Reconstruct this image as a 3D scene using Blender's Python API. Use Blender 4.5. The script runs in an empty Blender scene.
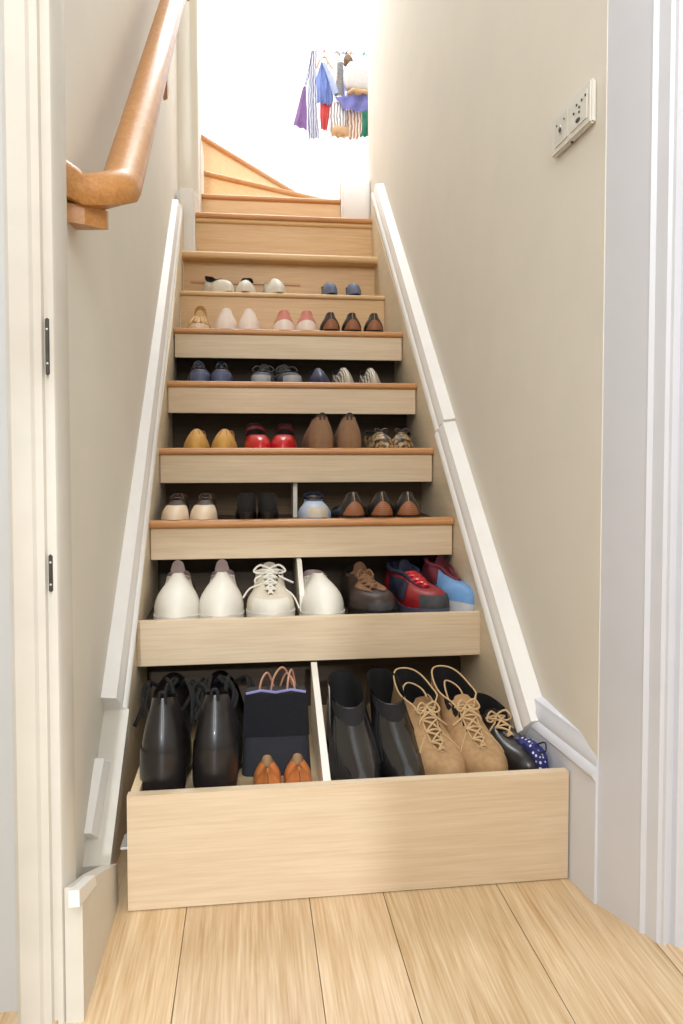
import bpy, bmesh, math, random
from mathutils import Vector, Matrix
random.seed(7)
C = bpy.context.scene.collection
PI = math.pi

# ------------------------------------------------------------------ camera
HC, YAW, PIT, F, CX, CY = 0.7872, 0.1248, 0.0379, 743.64, 342.49, 477.09
cam_d = bpy.data.cameras.new('camera')
cam = bpy.data.objects.new('camera', cam_d); C.objects.link(cam)
cam.location = (0, 0, HC); cam.rotation_euler = (PI/2 - PIT, 0, -YAW)
cam_d.sensor_fit = 'VERTICAL'; cam_d.sensor_height = 36; cam_d.lens = F/1024*36
cam_d.shift_x = -(CX-341.5)/1024; cam_d.shift_y = (CY-512)/1024
cam_d.clip_start = 0.05
bpy.context.scene.camera = cam
_F = Vector((math.sin(YAW)*math.cos(PIT), math.cos(YAW)*math.cos(PIT), -math.sin(PIT)))
_R = Vector((math.cos(YAW), -math.sin(YAW), 0)); _U = _R.cross(_F)
def at(x, y, ax, v):
    """measured photo point -> place on the plane axis = v"""
    D = _F + _R*((x-CX)/F) - _U*((y-CY)/F); O = Vector((0, 0, HC))
    return O + D*((v-O[ax])/D[ax])

# ------------------------------------------------------------------ materials
def lin(c):
    return tuple(((v/255)/12.92 if v/255 <= .04045 else ((v/255+.055)/1.055)**2.4) for v in c)
MATS = {}
def mat(name, rgb, rough=.5, kind='plain', rgb2=None, scale=40, amt=.12, bump=0, spec=.5, coat=0, axis=0, metal=0):
    if name in MATS: return MATS[name]
    m = bpy.data.materials.new(name); m.use_nodes = True; MATS[name] = m
    nt = m.node_tree; N = nt.nodes; Lk = nt.links
    b = N['Principled BSDF']
    b.inputs['Roughness'].default_value = rough
    b.inputs['Specular IOR Level'].default_value = spec
    b.inputs['Coat Weight'].default_value = coat
    b.inputs['Coat Roughness'].default_value = .08
    b.inputs['Metallic'].default_value = metal
    c1 = lin(rgb); c2 = lin(rgb2) if rgb2 else tuple(v*(1-amt) for v in c1)
    tc = N.new('ShaderNodeTexCoord'); mp = N.new('ShaderNodeMapping')
    Lk.new(tc.outputs['Object'], mp.inputs['Vector'])
    rmp = N.new('ShaderNodeValToRGB'); e = rmp.color_ramp.elements
    e[0].color = (*c2, 1); e[1].color = (*c1, 1)
    src = None
    if kind == 'wood':
        s = [14, 14, 14]; s[axis] = 1.1
        mp.inputs['Scale'].default_value = s
        n = N.new('ShaderNodeTexNoise'); n.inputs['Scale'].default_value = 3.2; n.inputs['Detail'].default_value = 7
        n.inputs['Roughness'].default_value = .62; n.inputs['Distortion'].default_value = .8
        Lk.new(mp.outputs[0], n.inputs['Vector'])
        e[0].position = .32; e[1].position = .66
        mp2 = N.new('ShaderNodeMapping'); s2 = [240, 240, 240]; s2[axis] = 7; mp2.inputs['Scale'].default_value = s2
        Lk.new(tc.outputs['Object'], mp2.inputs['Vector'])
        n2 = N.new('ShaderNodeTexNoise'); n2.inputs['Scale'].default_value = 1.0; n2.inputs['Detail'].default_value = 3
        Lk.new(mp2.outputs[0], n2.inputs['Vector'])
        mx = N.new('ShaderNodeMix'); mx.inputs['Factor'].default_value = .5
        Lk.new(n.outputs['Fac'], mx.inputs[2]); Lk.new(n2.outputs['Fac'], mx.inputs[3])
        src = mx.outputs[0]
        Lk.new(src, rmp.inputs['Fac'])
    elif kind == 'dots':
        v = N.new('ShaderNodeTexVoronoi'); v.inputs['Scale'].default_value = scale; v.inputs['Randomness'].default_value = .35
        Lk.new(mp.outputs[0], v.inputs['Vector']); src = v.outputs['Distance']
        e[0].color = (*c2, 1); e[1].color = (*c1, 1); e[0].position = .24; e[1].position = .30
        Lk.new(src, rmp.inputs['Fac'])
    elif kind == 'leopard':
        v = N.new('ShaderNodeTexVoronoi'); v.inputs['Scale'].default_value = scale
        nz = N.new('ShaderNodeTexNoise'); nz.inputs['Scale'].default_value = scale*1.2
        mxv = N.new('ShaderNodeMix'); mxv.data_type = 'VECTOR'; mxv.inputs['Factor'].default_value = .02
        Lk.new(mp.outputs[0], mxv.inputs[4]); Lk.new(nz.outputs['Color'], mxv.inputs[5]); Lk.new(mxv.outputs[1], v.inputs['Vector'])
        src = v.outputs['Distance']; e[0].position = .2; e[0].color = (*c1, 1); e[1].position = .28; e[1].color = (*c2, 1)
        k = e.new(.47); k.color = (*c2, 1); k = e.new(.54); k.color = (*c1, 1)
        Lk.new(src, rmp.inputs['Fac'])
    elif kind == 'stripes':
        wv = N.new('ShaderNodeTexWave'); wv.inputs['Scale'].default_value = scale; wv.inputs['Distortion'].default_value = 4
        wv.bands_direction = 'XYZ'[axis]
        Lk.new(mp.outputs[0], wv.inputs['Vector']); src = wv.outputs['Fac']
        e[0].position = .42; e[1].position = .58
        Lk.new(src, rmp.inputs['Fac'])
    else:
        n = N.new('ShaderNodeTexNoise'); n.inputs['Scale'].default_value = scale; n.inputs['Detail'].default_value = 4
        Lk.new(mp.outputs[0], n.inputs['Vector']); src = n.outputs['Fac']
        e[0].position = .3; e[1].position = .65
        Lk.new(src, rmp.inputs['Fac'])
    col = rmp.outputs['Color']
    if kind == 'wood':
        at_ = N.new('ShaderNodeAttribute'); at_.attribute_name = 'tint'
        mul = N.new('ShaderNodeMix'); mul.data_type = 'RGBA'; mul.blend_type = 'MULTIPLY'
        mul.inputs['Factor'].default_value = 1
        Lk.new(col, mul.inputs[6]); Lk.new(at_.outputs['Color'], mul.inputs[7])
        if name.startswith('floor'): col = mul.outputs[2]
    Lk.new(col, b.inputs['Base Color'])
    if bump:
        bp = N.new('ShaderNodeBump'); bp.inputs['Strength'].default_value = bump; bp.inputs['Distance'].default_value = .002
        Lk.new(src, bp.inputs['Height']); Lk.new(bp.outputs[0], b.inputs['Normal'])
    return m

M_wall = mat('wall_paint', (236, 231, 219), .75, scale=6, amt=.03, bump=.03)
M_hall = mat('hall_paint', (208, 211, 212), .75, scale=6, amt=.03)
M_back = mat('upper_wall_paint', (240, 244, 247), .8, scale=5, amt=.02)
M_trim = mat('white_gloss', (241, 239, 235), .35, scale=12, amt=.04)
M_trimw = mat('old_white_gloss', (218, 213, 202), .42, scale=14, amt=.07)
M_case = mat('casing_gloss', (222, 225, 233), .35, scale=10, amt=.03)
M_oak = mat('pale_oak_board', (224, 204, 174), .42, 'wood', (206, 181, 148), axis=0, bump=.05)
M_edge = mat('board_edge', (236, 215, 178), .5, 'wood', (222, 198, 158), axis=0)
M_string = mat('bare_string_wood', (234, 220, 194), .55, 'wood', (224, 206, 174), axis=1)
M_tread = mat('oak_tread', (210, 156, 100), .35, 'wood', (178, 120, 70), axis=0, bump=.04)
M_riser = mat('upper_riser_oak', (226, 190, 140), .42, 'wood', (206, 164, 112), axis=0)
M_winder_lit = mat('winder_oak_lit', (240, 208, 160), .45, 'wood', (226, 186, 132), axis=0)  # riser oak lightened, the landing's brightness put into the colour
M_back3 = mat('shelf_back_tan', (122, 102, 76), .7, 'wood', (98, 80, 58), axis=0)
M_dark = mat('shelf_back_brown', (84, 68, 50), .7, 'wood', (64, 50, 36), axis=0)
M_floor = mat('floor_oak', (234, 210, 175), .38, 'wood', (190, 152, 106), axis=1, bump=.05)
M_rail = mat('varnished_handrail', (206, 148, 82), .42, 'wood', (176, 116, 58), axis=1, coat=.12)
M_metal = mat('aged_metal', (90, 86, 80), .4, scale=80, amt=.3, metal=.7)
M_steel = mat('pale_steel', (205, 205, 205), .3, metal=.6)
M_plast = mat('socket_plastic', (226, 224, 214), .4, amt=.04)
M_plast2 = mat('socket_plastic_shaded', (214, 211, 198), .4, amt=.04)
M_hole = mat('dark_hole', (40, 34, 30), .6)
M_white_p = mat('white_panel', (232, 226, 214), .5, amt=.04)

# ------------------------------------------------------------------ mesh helpers
def obj(name, bm, m, parent=None, smooth=True, bevel=0, recalc=True):
    if bevel:
        bmesh.ops.bevel(bm, geom=[e for e in bm.edges if len(e.link_faces) == 2 and e.calc_face_angle(0) > .6],
                        offset=bevel, segments=2, affect='EDGES', clamp_overlap=True)
    if recalc: bmesh.ops.recalc_face_normals(bm, faces=bm.faces[:])
    me = bpy.data.meshes.new(name); bm.to_mesh(me); bm.free()
    if isinstance(m, (list, tuple)):
        for k in m: me.materials.append(k)
    else: me.materials.append(m)
    o = bpy.data.objects.new(name, me); C.objects.link(o)
    if smooth:
        for p in me.polygons: p.use_smooth = True
        try: me.set_sharp_from_angle(angle=math.radians(38))
        except Exception: pass
    if parent: o.parent = parent
    return o
def thing(name, label, cat, loc=(0, 0, 0), rz=0, group=None):
    o = bpy.data.objects.new(name, None); C.objects.link(o)
    o.empty_display_size = .05
    o.location = loc; o.rotation_euler = (0, 0, rz); o['label'] = label; o['category'] = cat
    if group: o['group'] = group
    return o
def tag(o, label, cat, group=None):
    o['label'] = label; o['category'] = cat
    if group: o['group'] = group
    return o
def struct(name, bm, m, **k):
    o = obj(name, bm, m, **k); o['kind'] = 'structure'; return o
def B(): return bmesh.new()
def box(bm, lo, hi):
    r = bmesh.ops.create_cube(bm, size=1)
    for v in r['verts']:
        v.co = Vector([(lo[i]+hi[i])/2 + v.co[i]*(hi[i]-lo[i]) for i in range(3)])
    return bm
def prism(bm, pts, n):
    """pts: closed 3-D polygon, extruded by vector n"""
    n = Vector(n)
    a = [bm.verts.new(Vector(p)) for p in pts]; b = [bm.verts.new(Vector(p)+n) for p in pts]
    bm.faces.new(a); bm.faces.new(b[::-1]); k = len(pts)
    for i in range(k): bm.faces.new((a[i], b[i], b[(i+1) % k], a[(i+1) % k]))
    return bm
def tube(bm, pts, r, seg=6, closed=False, flat=1.0):
    pts = [Vector(p) for p in pts]; n = len(pts); rings = []
    prev = None
    for i, p in enumerate(pts):
        t = (pts[(i+1) % n]-pts[i-1]) if (closed or 0 < i < n-1) else (pts[1]-pts[0] if i == 0 else pts[-1]-pts[-2])
        if t.length < 1e-9: t = Vector((0, 0, 1))
        t.normalize()
        u = prev if prev is not None else Vector((0, 0, 1))
        u = u - t*u.dot(t)
        if u.length < 1e-3: u = Vector((1, 0, 0)) - t*t.x
        u.normalize(); prev = u; w = t.cross(u)
        rr = r[i] if isinstance(r, (list, tuple)) else r
        rings.append([bm.verts.new(p + (u*math.cos(a)*flat + w*math.sin(a))*rr) for a in [2*PI*k/seg for k in range(seg)]])
    for i in range(n if closed else n-1):
        a, b = rings[i], rings[(i+1) % n]
        for k in range(seg): bm.faces.new((a[k], a[(k+1) % seg], b[(k+1) % seg], b[k]))
    if not closed:
        bm.faces.new(rings[0][::-1]); bm.faces.new(rings[-1])
    return bm
def sweep(bm, prof, path, frames):
    """prof 2-D closed list, frames: (u,v) vectors for each path point"""
    rings = []
    for p, (u, v) in zip(path, frames):
        rings.append([bm.verts.new(Vector(p)+Vector(u)*a+Vector(v)*b) for a, b in prof])
    k = len(prof)
    for i in range(len(rings)-1):
        for j in range(k): bm.faces.new((rings[i][j], rings[i][(j+1) % k], rings[i+1][(j+1) % k], rings[i+1][j]))
    bm.faces.new(rings[0][::-1]); bm.faces.new(rings[-1])
    return bm
def grid(bm, fn, nu, nv, thick=None):
    vs = [[bm.verts.new(Vector(fn(i/nu, j/nv))) for j in range(nv+1)] for i in range(nu+1)]
    for i in range(nu):
        for j in range(nv): bm.faces.new((vs[i][j], vs[i+1][j], vs[i+1][j+1], vs[i][j+1]))
    if thick: bmesh.ops.solidify(bm, geom=bm.faces[:], thickness=thick)
    return bm
def smooth_path(pts, n=6):
    pts = [Vector(p) for p in pts]; out = []
    for i in range(len(pts)-1):
        p0 = pts[max(i-1, 0)]; p1 = pts[i]; p2 = pts[i+1]; p3 = pts[min(i+2, len(pts)-1)]
        for k in range(n):
            t = k/n
            out.append(.5*((2*p1)+(p2-p0)*t+(2*p0-5*p1+4*p2-p3)*t*t+(3*p1-p0-3*p2+p3)*t**3))
    out.append(pts[-1]); return out
def ss(a, b, x):
    t = min(max((x-a)/(b-a), 0), 1); return t*t*(3-2*t)
def interp(tab, t):
    for (t0, v0), (t1, v1) in zip(tab, tab[1:]):
        if t <= t1:
            return v0+(v1-v0)*ss(0, 1, (t-t0)/(t1-t0))
    return tab[-1][1]
def dup(root, loc, rz, label, mirror=False, group=None):
    r = root.copy(); C.objects.link(r); r.location = loc; r.rotation_euler = (0, 0, rz)
    r['label'] = label
    if group: r['group'] = group
    if mirror: r.scale.x = -r.scale.x
    for ch in list(root.children):
        c = ch.copy(); C.objects.link(c); c.parent = r
        for g in list(ch.children):
            d = g.copy(); C.objects.link(d); d.parent = c
    return r

# ------------------------------------------------------------------ stair measurements
XL, XR, Y2, G, RI = -.2503, .5382, 1.6972, .2243, .2
def YN(i): return {7: 2.955, 8: 3.128}.get(i, Y2+(i-2)*G)
ZS = {3: .604, 4: .790}
def ZT(i): return ZS.get(i, RI*i)
def nose(Y): return .4+.892*(Y-Y2)
def wl(Y): return -.287-.012*(Y-1.5)      # left wall line
def sl(Y): return -.2525-.016*max(0, Y-2.55)*1.8
def slc(Y): return -.252-.016*(Y-1.5)      # left string face

# ------------------------------------------------------------------ the setting
# floor planks (one mesh, one colour tint per plank)
bm = B(); tl = bm.loops.layers.float_color.new('tint')
xs = [-1.55, -1.34, -1.13, -.92, -.71, -.52, -.31, -.11, .101, .232, .44, .64, .85, 1.06, 1.27, 1.5]
for a, b in zip(xs, xs[1:]):
    y = -2.2 - random.random()
    cuts = [y]
    while y < 1.9:
        y += random.uniform(1.3, 1.9); cuts.append(y)
    if abs(a+.11) < .01 or abs(a-.101) < .01 or abs(a-.232) < .01 or abs(a-.44) < .01: cuts = [-2.4, -.6, 1.9]
    for c, d in zip(cuts, cuts[1:]):
        c = max(c, -2.2); d = min(d, 1.9)
        if d <= c: continue
        g = .0007
        t = random.uniform(.9, 1.04); w = random.uniform(.94, 1.0)
        vs = [bm.verts.new(p) for p in ((a+g, c+g, 0), (b-g, c+g, 0), (b-g, d-g, 0), (a+g, d-g, 0))]
        f = bm.faces.new(vs)
        lo = [bm.verts.new(p) for p in ((a, c, -.004), (b, c, -.004), (b, d, -.004), (a, d, -.004))]
        fs = [f] + [bm.faces.new((vs[i], lo[i], lo[(i+1) % 4], vs[(i+1) % 4])) for i in range(4)]
        for k, ff in enumerate(fs):
            q = 1 if k == 0 else .62
            for l in ff.loops: l[tl] = (t*q, t*q*(.98+.02*w), t*q*w, 1)
box(bm, (-1.55, -2.2, -.05), (1.5, 1.9, -.004))
for f in bm.faces:
    for l in f.loops:
        if l[tl][3] == 0 or sum(l[tl][:3]) == 0: l[tl] = (.5, .45, .4, 1)
struct('floor', bm, M_floor, smooth=False)

def wall_quad(name, pts, n, m): return struct(name, prism(B(), pts, n), m, smooth=False)
TOP = 4.6
# left wall of the stairwell
prismL = [(wl(1.08), 1.08, -.02), (wl(3.46), 3.46, -.02), (wl(3.46), 3.46, TOP), (wl(1.08), 1.08, TOP)]
wall_quad('wall_left', prismL, (-.1, 0, 0), M_wall)
# right wall
wall_quad('wall_right', [(.592, 1.195, -.02), (.59, 3.69, -.02), (.59, 3.69, TOP), (.592, 1.195, TOP)], (.12, 0, 0), M_wall)
# upper back wall and side walls of the landing
wall_quad('wall_back', [(-1.5, 5.2, 1.5), (2.4, 5.2, 1.5), (2.4, 5.2, TOP), (-1.5, 5.2, TOP)], (0, .1, 0), M_back)
wall_quad('wall_landing_right', [(2.3, 3.81, 1.5), (2.3, 5.2, 1.5), (2.3, 5.2, TOP), (2.3, 3.81, TOP)], (.1, 0, 0), M_back)
wall_quad('wall_landing_left', [(-1.5, 3.46, 1.5), (-1.5, 5.2, 1.5), (-1.5, 5.2, TOP), (-1.5, 3.46, TOP)], (-.1, 0, 0), M_back)
# hall walls around the doorway and behind the viewer
wall_quad('wall_front_left', [(-1.5, 1.062, -.02), (-.30, 1.062, -.02), (-.30, 1.062, TOP), (-1.5, 1.062, TOP)], (0, .1, 0), M_hall)
wall_quad('wall_front_right', [(.66, 1.10, -.02), (1.45, 1.10, -.02), (1.45, 1.10, TOP), (.66, 1.10, TOP)], (0, .1, 0), M_hall)
wall_quad('wall_hall_left', [(-1.5, -2.15, -.02), (-1.5, 1.06, -.02), (-1.5, 1.06, 2.5), (-1.5, -2.15, 2.5)], (-.05, 0, 0), M_hall)
wall_quad('wall_hall_right', [(1.45, -2.15, -.02), (1.45, 1.1, -.02), (1.45, 1.1, 2.5), (1.45, -2.15, 2.5)], (.05, 0, 0), M_hall)
bm = B()   # unseen wall behind the viewer, its height and gap shaped to mask the sun
box(bm, (-1.55, -2.2, 0), (-.30, -2.1, 4.2)); box(bm, (.225, -2.2, 0), (1.5, -2.1, 4.2)); box(bm, (-.30, -2.2, 2.1), (.225, -2.1, 4.2))
struct('wall_front', bm, M_hall, smooth=False)

# --- left door casing (faces the viewer), with hinge leaves
prof = [(-.318, 1.062), (-.318, 1.036), (-.311, 1.028), (-.286, 1.028), (-.282, 1.032), (-.272, 1.032), (-.2695, 1.037),
        (-.264, 1.037), (-.263, 1.030), (-.256, 1.030), (-.253, 1.034), (-.253, 1.10), (-.30, 1.10), (-.30, 1.062)]
bm = prism(B(), [(x, y, 0) for x, y in prof], (0, 0, 2.5))
cas = struct('trim_1', bm, M_trimw)
for (y0, y1) in ((318, 375), (555, 592)):
    za = at(46, y1, 1, 1.03).z; zb = at(46, y0, 1, 1.03).z
    bm = box(B(), (-.2668, 1.0285, za), (-.2612, 1.037, zb))
    h = obj('hinge', bm, M_metal, cas, bevel=.0012); h['label'] = 'small dark metal hinge leaf'
    for q in (.2, .8):
        bm = B(); bmesh.ops.create_uvsphere(bm, u_segments=8, v_segments=6, radius=.0018, matrix=Matrix.Translation((-.264, 1.0283, za+(zb-za)*q)))
        obj('screw', bm, M_steel, h)
# --- right door casing: splayed jamb then stepped mouldings
prof = [(.6, 1.25), (.5932, 1.194), (.6265, 1.119), (.6265, 1.112), (.634, 1.108), (.638, 1.092), (.640, 1.085), (.646, 1.083), (.648, 1.078), (.654, 1.078),
        (.657, 1.083), (.662, 1.083), (.665, 1.074), (.676, 1.068), (.690, 1.068), (.700, 1.076), (.702, 1.12), (.70, 1.25)]
bm = prism(B(), [(x, y, 0) for x, y in prof], (0, 0, 2.5))
struct('trim_2', bm, M_case)

# --- string capping (moulded) helper: profile in (out, up) swept along the slope
CAPP = [(0, -.012), (.017, -.012), (.022, -.004), (.020, .006), (.014, .012), (.0145, .024), (.009, .034), (.006, .046), (0, .052)]
def cap(name, pts, outs, m=M_trim, sc=1.0, wall_back=.03):
    path = [Vector(p) for p in pts]; fr = []
    for i, o in enumerate(outs):
        t = (path[min(i+1, len(path)-1)]-path[max(i-1, 0)]).normalized()
        u = Vector(o).normalized(); v = t.cross(u)
        if v.z < 0: v = -v
        fr.append((u, v))
    pr = [((a-(wall_back if a == 0 else 0))*1.0, b*sc) for a, b in CAPP]
    bm = sweep(B(), pr, path, fr)
    return struct(name, bm, m)
# right sloping cap, with a small step where an older length begins
def rc(Y): return (.564, Y, nose(Y)+.052+.032*(Y-2.13)/1.1)
def rcl(Y): return (.561, Y, nose(Y)+.044)
cap('trim_3', [rc(2.13), rc(3.30)], [(-1, 0, 0)]*2)
cap('trim_4', [rcl(1.435), rcl(2.13)], [(-1, 0, 0)]*2)
# right level skirting board with its cap
bm = prism(B(), [(.552, 1.50, 0), (.578, 1.275, 0), (.5885, 1.194, 0), (.66, 1.194, 0), (.66, 1.50, 0)], (0, 0, .232))
struct('baseboard_right', bm, M_case, smooth=False)
cap('trim_5', [(.574, 1.50, .234), (.604, 1.196, .228)], [(-1, -.1, 0)]*2, m=M_case)
# left cap in two lengths with a missing piece between
def lc(Y): return (slc(Y)-.012, Y, nose(Y)+.045)
cap('trim_6', [lc(1.50), lc(2.3), lc(3.19)], [(1, 0, 0)]*3)
cap('trim_7', [(-.279, 1.325, nose(1.325)+.03), (-.275, 1.425, nose(1.425)+.03)], [(1, 0, 0)]*2, m=M_trim, sc=.8)
# painted edge of the left string where it comes down to the floor
pts = [(1.283, 0), (1.283, nose(1.283)+.047), (1.50, nose(1.50)+.047), (1.50, nose(1.50)+.005), (1.305, nose(1.305)-.005), (1.305, 0)]
struct('trim_9', prism(B(), [(-.290, y, z) for y, z in pts], (.290+sl(1.4)+.0135, 0, 0)), M_trimw, smooth=False)
# left low skirting by the casing
bm = prism(B(), [(-.229, 1.03, 0), (-.229, 1.03, .19), (-.229, 1.15, .14), (-.229, 1.30, .07), (-.229, 1.30, 0)], (-.0235, 0, 0))
struct('baseboard_left', bm, M_trimw, smooth=False)
bm = prism(B(), [(-.226, 1.0, .180), (-.226, 1.0, .203), (-.226, 1.10, .165), (-.226, 1.11, .145)], (-.014, 0, 0))
struct('trim_8', bm, M_trim, smooth=False, bevel=.003)

# ------------------------------------------------------------------ staircase
st = thing('staircase', 'narrow oak staircase whose open steps are shoe shelves, turning left at the top', 'staircase', (.14, 2.4, 0))
def sp(name, bm, m, **k):
    o = obj(name, bm, m, **k); o.parent = st; o.matrix_parent_inverse = Matrix.Translation((-.14, -2.4, 0)); return o
# side strings
bm = B(); rg = []
for Y in (1.305, 2.0, 2.55, 3.25):
    rg.append([bm.verts.new(p) for p in ((sl(Y), Y, 0), (sl(Y), Y, nose(Y)+.04), (slc(Y)-.03, Y, nose(Y)+.04), (slc(Y)-.03, Y, 0))])
for a, b in zip(rg, rg[1:]):
    for k in range(4): bm.faces.new((a[k], a[(k+1) % 4], b[(k+1) % 4], b[k]))
bm.faces.new(rg[0]); bm.faces.new(rg[-1][::-1])
sp('stringer', bm, M_string, smooth=False)
bm = prism(B(), [(.542, 1.47, .0), (.542, 1.47, nose(1.47)+.045), (.542, 3.28, nose(3.28)+.045), (.542, 3.28, 0)], (.045, 0, 0))
sp('stringer', bm, M_string, smooth=False)
def rounded_board(x0, x1, y0, y1, z1, th, r=None):
    r = th*.48 if r is None else r
    pts = [(y1, z1), (y1, z1-th)]
    for k in range(7):
        a = -PI/2-PI/2*k/6; pts.append((y0+r+r*math.cos(a), z1-th+r+r*math.sin(a)))
    for k in range(7):
        a = PI-PI/2*k/6; pts.append((y0+r+r*math.cos(a), z1-r+r*math.sin(a)))
    return prism(B(), [(x0, y, z) for y, z in pts], (x1-x0, 0, 0))
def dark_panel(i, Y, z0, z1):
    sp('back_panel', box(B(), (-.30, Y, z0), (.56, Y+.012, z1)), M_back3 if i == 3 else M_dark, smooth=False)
# step 2: plain board front with pale edge
z = .4
sp('front_board', box(B(), (XL-.002, YN(2), .298), (XR+.008, YN(2)+.018, z)), M_oak, bevel=.0012)
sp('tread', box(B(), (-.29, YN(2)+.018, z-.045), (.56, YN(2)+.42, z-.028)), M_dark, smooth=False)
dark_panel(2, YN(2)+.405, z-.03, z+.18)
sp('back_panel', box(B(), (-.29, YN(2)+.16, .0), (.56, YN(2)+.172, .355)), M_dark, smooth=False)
for i in range(3, 7):
    z = ZT(i); y = YN(i)
    sp('nosing', rounded_board(XL-.002, XR+.002, y, y+.032, z, .02), M_tread)
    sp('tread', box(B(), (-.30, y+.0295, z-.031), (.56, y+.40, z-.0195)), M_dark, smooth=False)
    sp('front_board', box(B(), (XL, y+.011, z-.1), (XR, y+.029, z-.0195)), M_oak, bevel=.001)
    if i < 6: dark_panel(i, y+.385, z-.025, z+.18)
# step 7: set back, closed riser
sp('tread', rounded_board(-.262, .5412, YN(7), 3.36, 1.4, .018), M_riser)
sp('riser', box(B(), (-.262, YN(7)+.012, 1.2), (.5412, YN(7)+.03, 1.383)), M_riser, smooth=False)
# step 8: closed riser with a thin brown strip drawn across it, worn front edge
sp('tread', rounded_board(-.276, .558, YN(8), 3.36, 1.6, .03), M_riser)
sp('riser_strip', box(B(), (-.24, 3.192, 1.482), (.22, 3.201, 1.489)), M_tread, smooth=False)
sp('riser', box(B(), (-.2675, 3.20, 1.4), (.5412, 3.216, 1.571)), M_riser, smooth=False)
# step 9 and 10
sp('tread', rounded_board(-.222, .556, YN(9), 3.75, 1.8, .022), M_tread)
sp('scotia', rounded_board(-.222, .552, YN(9)+.008, YN(9)+.03, 1.779, .02), M_riser)
sp('riser', box(B(), (-.222, YN(9)+.022, 1.6), (.552, YN(9)+.04, 1.779)), M_riser, smooth=False)
sp('tread', rounded_board(-.218, .446, 3.63, 3.98, 2.0, .022), M_tread)
sp('riser', box(B(), (-.216, 3.65, 1.8), (.446, 3.67, 1.979)), M_winder_lit, smooth=False)
# winders fanning about the newel
def winder(px, py, ang, z, ln, nm=''):
    d = Vector((math.cos(ang), math.sin(ang), 0)); n = Vector((-math.sin(ang), math.cos(ang), 0))
    p = Vector((px, py, 0)); th = .024
    pts = []
    for k in range(7):
        a = -PI/2-PI/2*k/6; pts.append((.011+.011*math.cos(a), z-th+.011+.011*math.sin(a)))
    for k in range(7):
        a = PI-PI/2*k/6; pts.append((.011+.011*math.cos(a), z-.011+.011*math.sin(a)))
    pts += [(.20, z), (.20, z-th)]
    sp('tread', prism(B(), [p+n*a+Vector((0, 0, b)) for a, b in pts], d*ln), M_tread)
    q = p+n*.02
    sp('riser', prism(B(), [q+Vector((0, 0, z-.2)), q+Vector((0, 0, z-th)), q+n*.02+Vector((0, 0, z-th)), q+n*.02+Vector((0, 0, z-.2))], d*ln), M_winder_lit, smooth=False)
winder(-.212, 3.882, math.radians(28.3), 2.2, .95)
winder(-.230, 3.93, math.radians(56), 2.4, 1.1)
# newel block, end pier and string blocks at the turn
struct('wall_pier_left', box(B(), (-.40, 3.46, 1.5), (-.222, 3.62, TOP)), M_wall, smooth=False)
sp('newel_block', box(B(), (-.30, 3.262, 1.6), (-.224, 3.60, 1.90)), M_trim, bevel=.012)
sp('newel_post', box(B(), (-.32, 3.625, 1.6), (-.219, 3.86, 2.26)), M_trim, bevel=.004)
sp('newel_post', box(B(), (-.36, 3.862, 1.8), (-.236, 4.02, 2.62)), M_trim, bevel=.004)
sp('wall_string', box(B(), (.447, 3.61, 1.8), (.588, 3.69, 2.10)), M_trim, bevel=.01)
sp('wall_string', box(B(), (.60, 3.70, 1.6), (1.2, 5.19, 2.12)), M_trim, smooth=False)
# shelf dividers
xd = at(299.5, 575, 1, 1.9).x
sp('divider', prism(B(), [(xd-.006, 1.80, .372), (xd-.006, 1.80, .43), (xd-.006, 1.905, .50), (xd-.006, 1.955, .50), (xd-.006, 1.955, .57), (xd-.006, 2.08, .57), (xd-.006, 2.08, .372)], (.012, 0, 0)), M_white_p, bevel=.001)
xd = at(295.5, 500, 1, 2.17).x
sp('divider', box(B(), (xd-.006, 2.182, .585), (xd+.006, 2.30, .758)), M_white_p, bevel=.001)

# ------------------------------------------------------------------ pulled out bottom drawer
DY = 1.271; DF = .15
dr = thing('shoe_drawer', 'pale wooden shoe drawer pulled out from under the lowest step onto the floor', 'drawer', (.18, DY, 0))
def dp(name, bm, m, **k):
    o = obj(name, bm, m, **k); o.parent = dr; o.matrix_parent_inverse = Matrix.Translation((-.18, -DY, 0)); return o
bm = prism(B(), [(-.208, DY, .002), (.575, DY, .002), (.575, DY, .2), (-.208, DY, .2)], (0, .018, 0))
dp('drawer_front', bm, M_oak, bevel=.0012)
dp('drawer_side', box(B(), (-.205, DY+.018, .03), (-.190, 1.82, .2)), M_edge, bevel=.001)
dp('drawer_side', box(B(), (.524, DY+.018, .03), (.5385, 1.82, .165)), M_edge, bevel=.001)
dp('drawer_base', box(B(), (-.190, DY+.018, DF-.012), (.524, 1.82, DF)), mat('drawer_base_wood', (186, 164, 128), .6, 'wood', (168, 144, 108), axis=1), smooth=False)
xa = at(326, 785, 1, 1.30).x
xb = at(313.5, 664, 1, 1.685).x
bm = prism(B(), [(xa-.006, DY+.018, DF), (xa-.006, DY+.018, .2), (xb-.006, 1.685, .298), (xb-.006, 1.685, DF)], (.0135, 0, 0))
dp('divider', bm, M_white_p, bevel=.001)
o = dp('runner', box(B(), (-.222, DY+.012, .102), (-.204, DY+.06, .106)), M_steel, bevel=.001); o['label'] = 'thin pale metal drawer runner'

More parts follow.
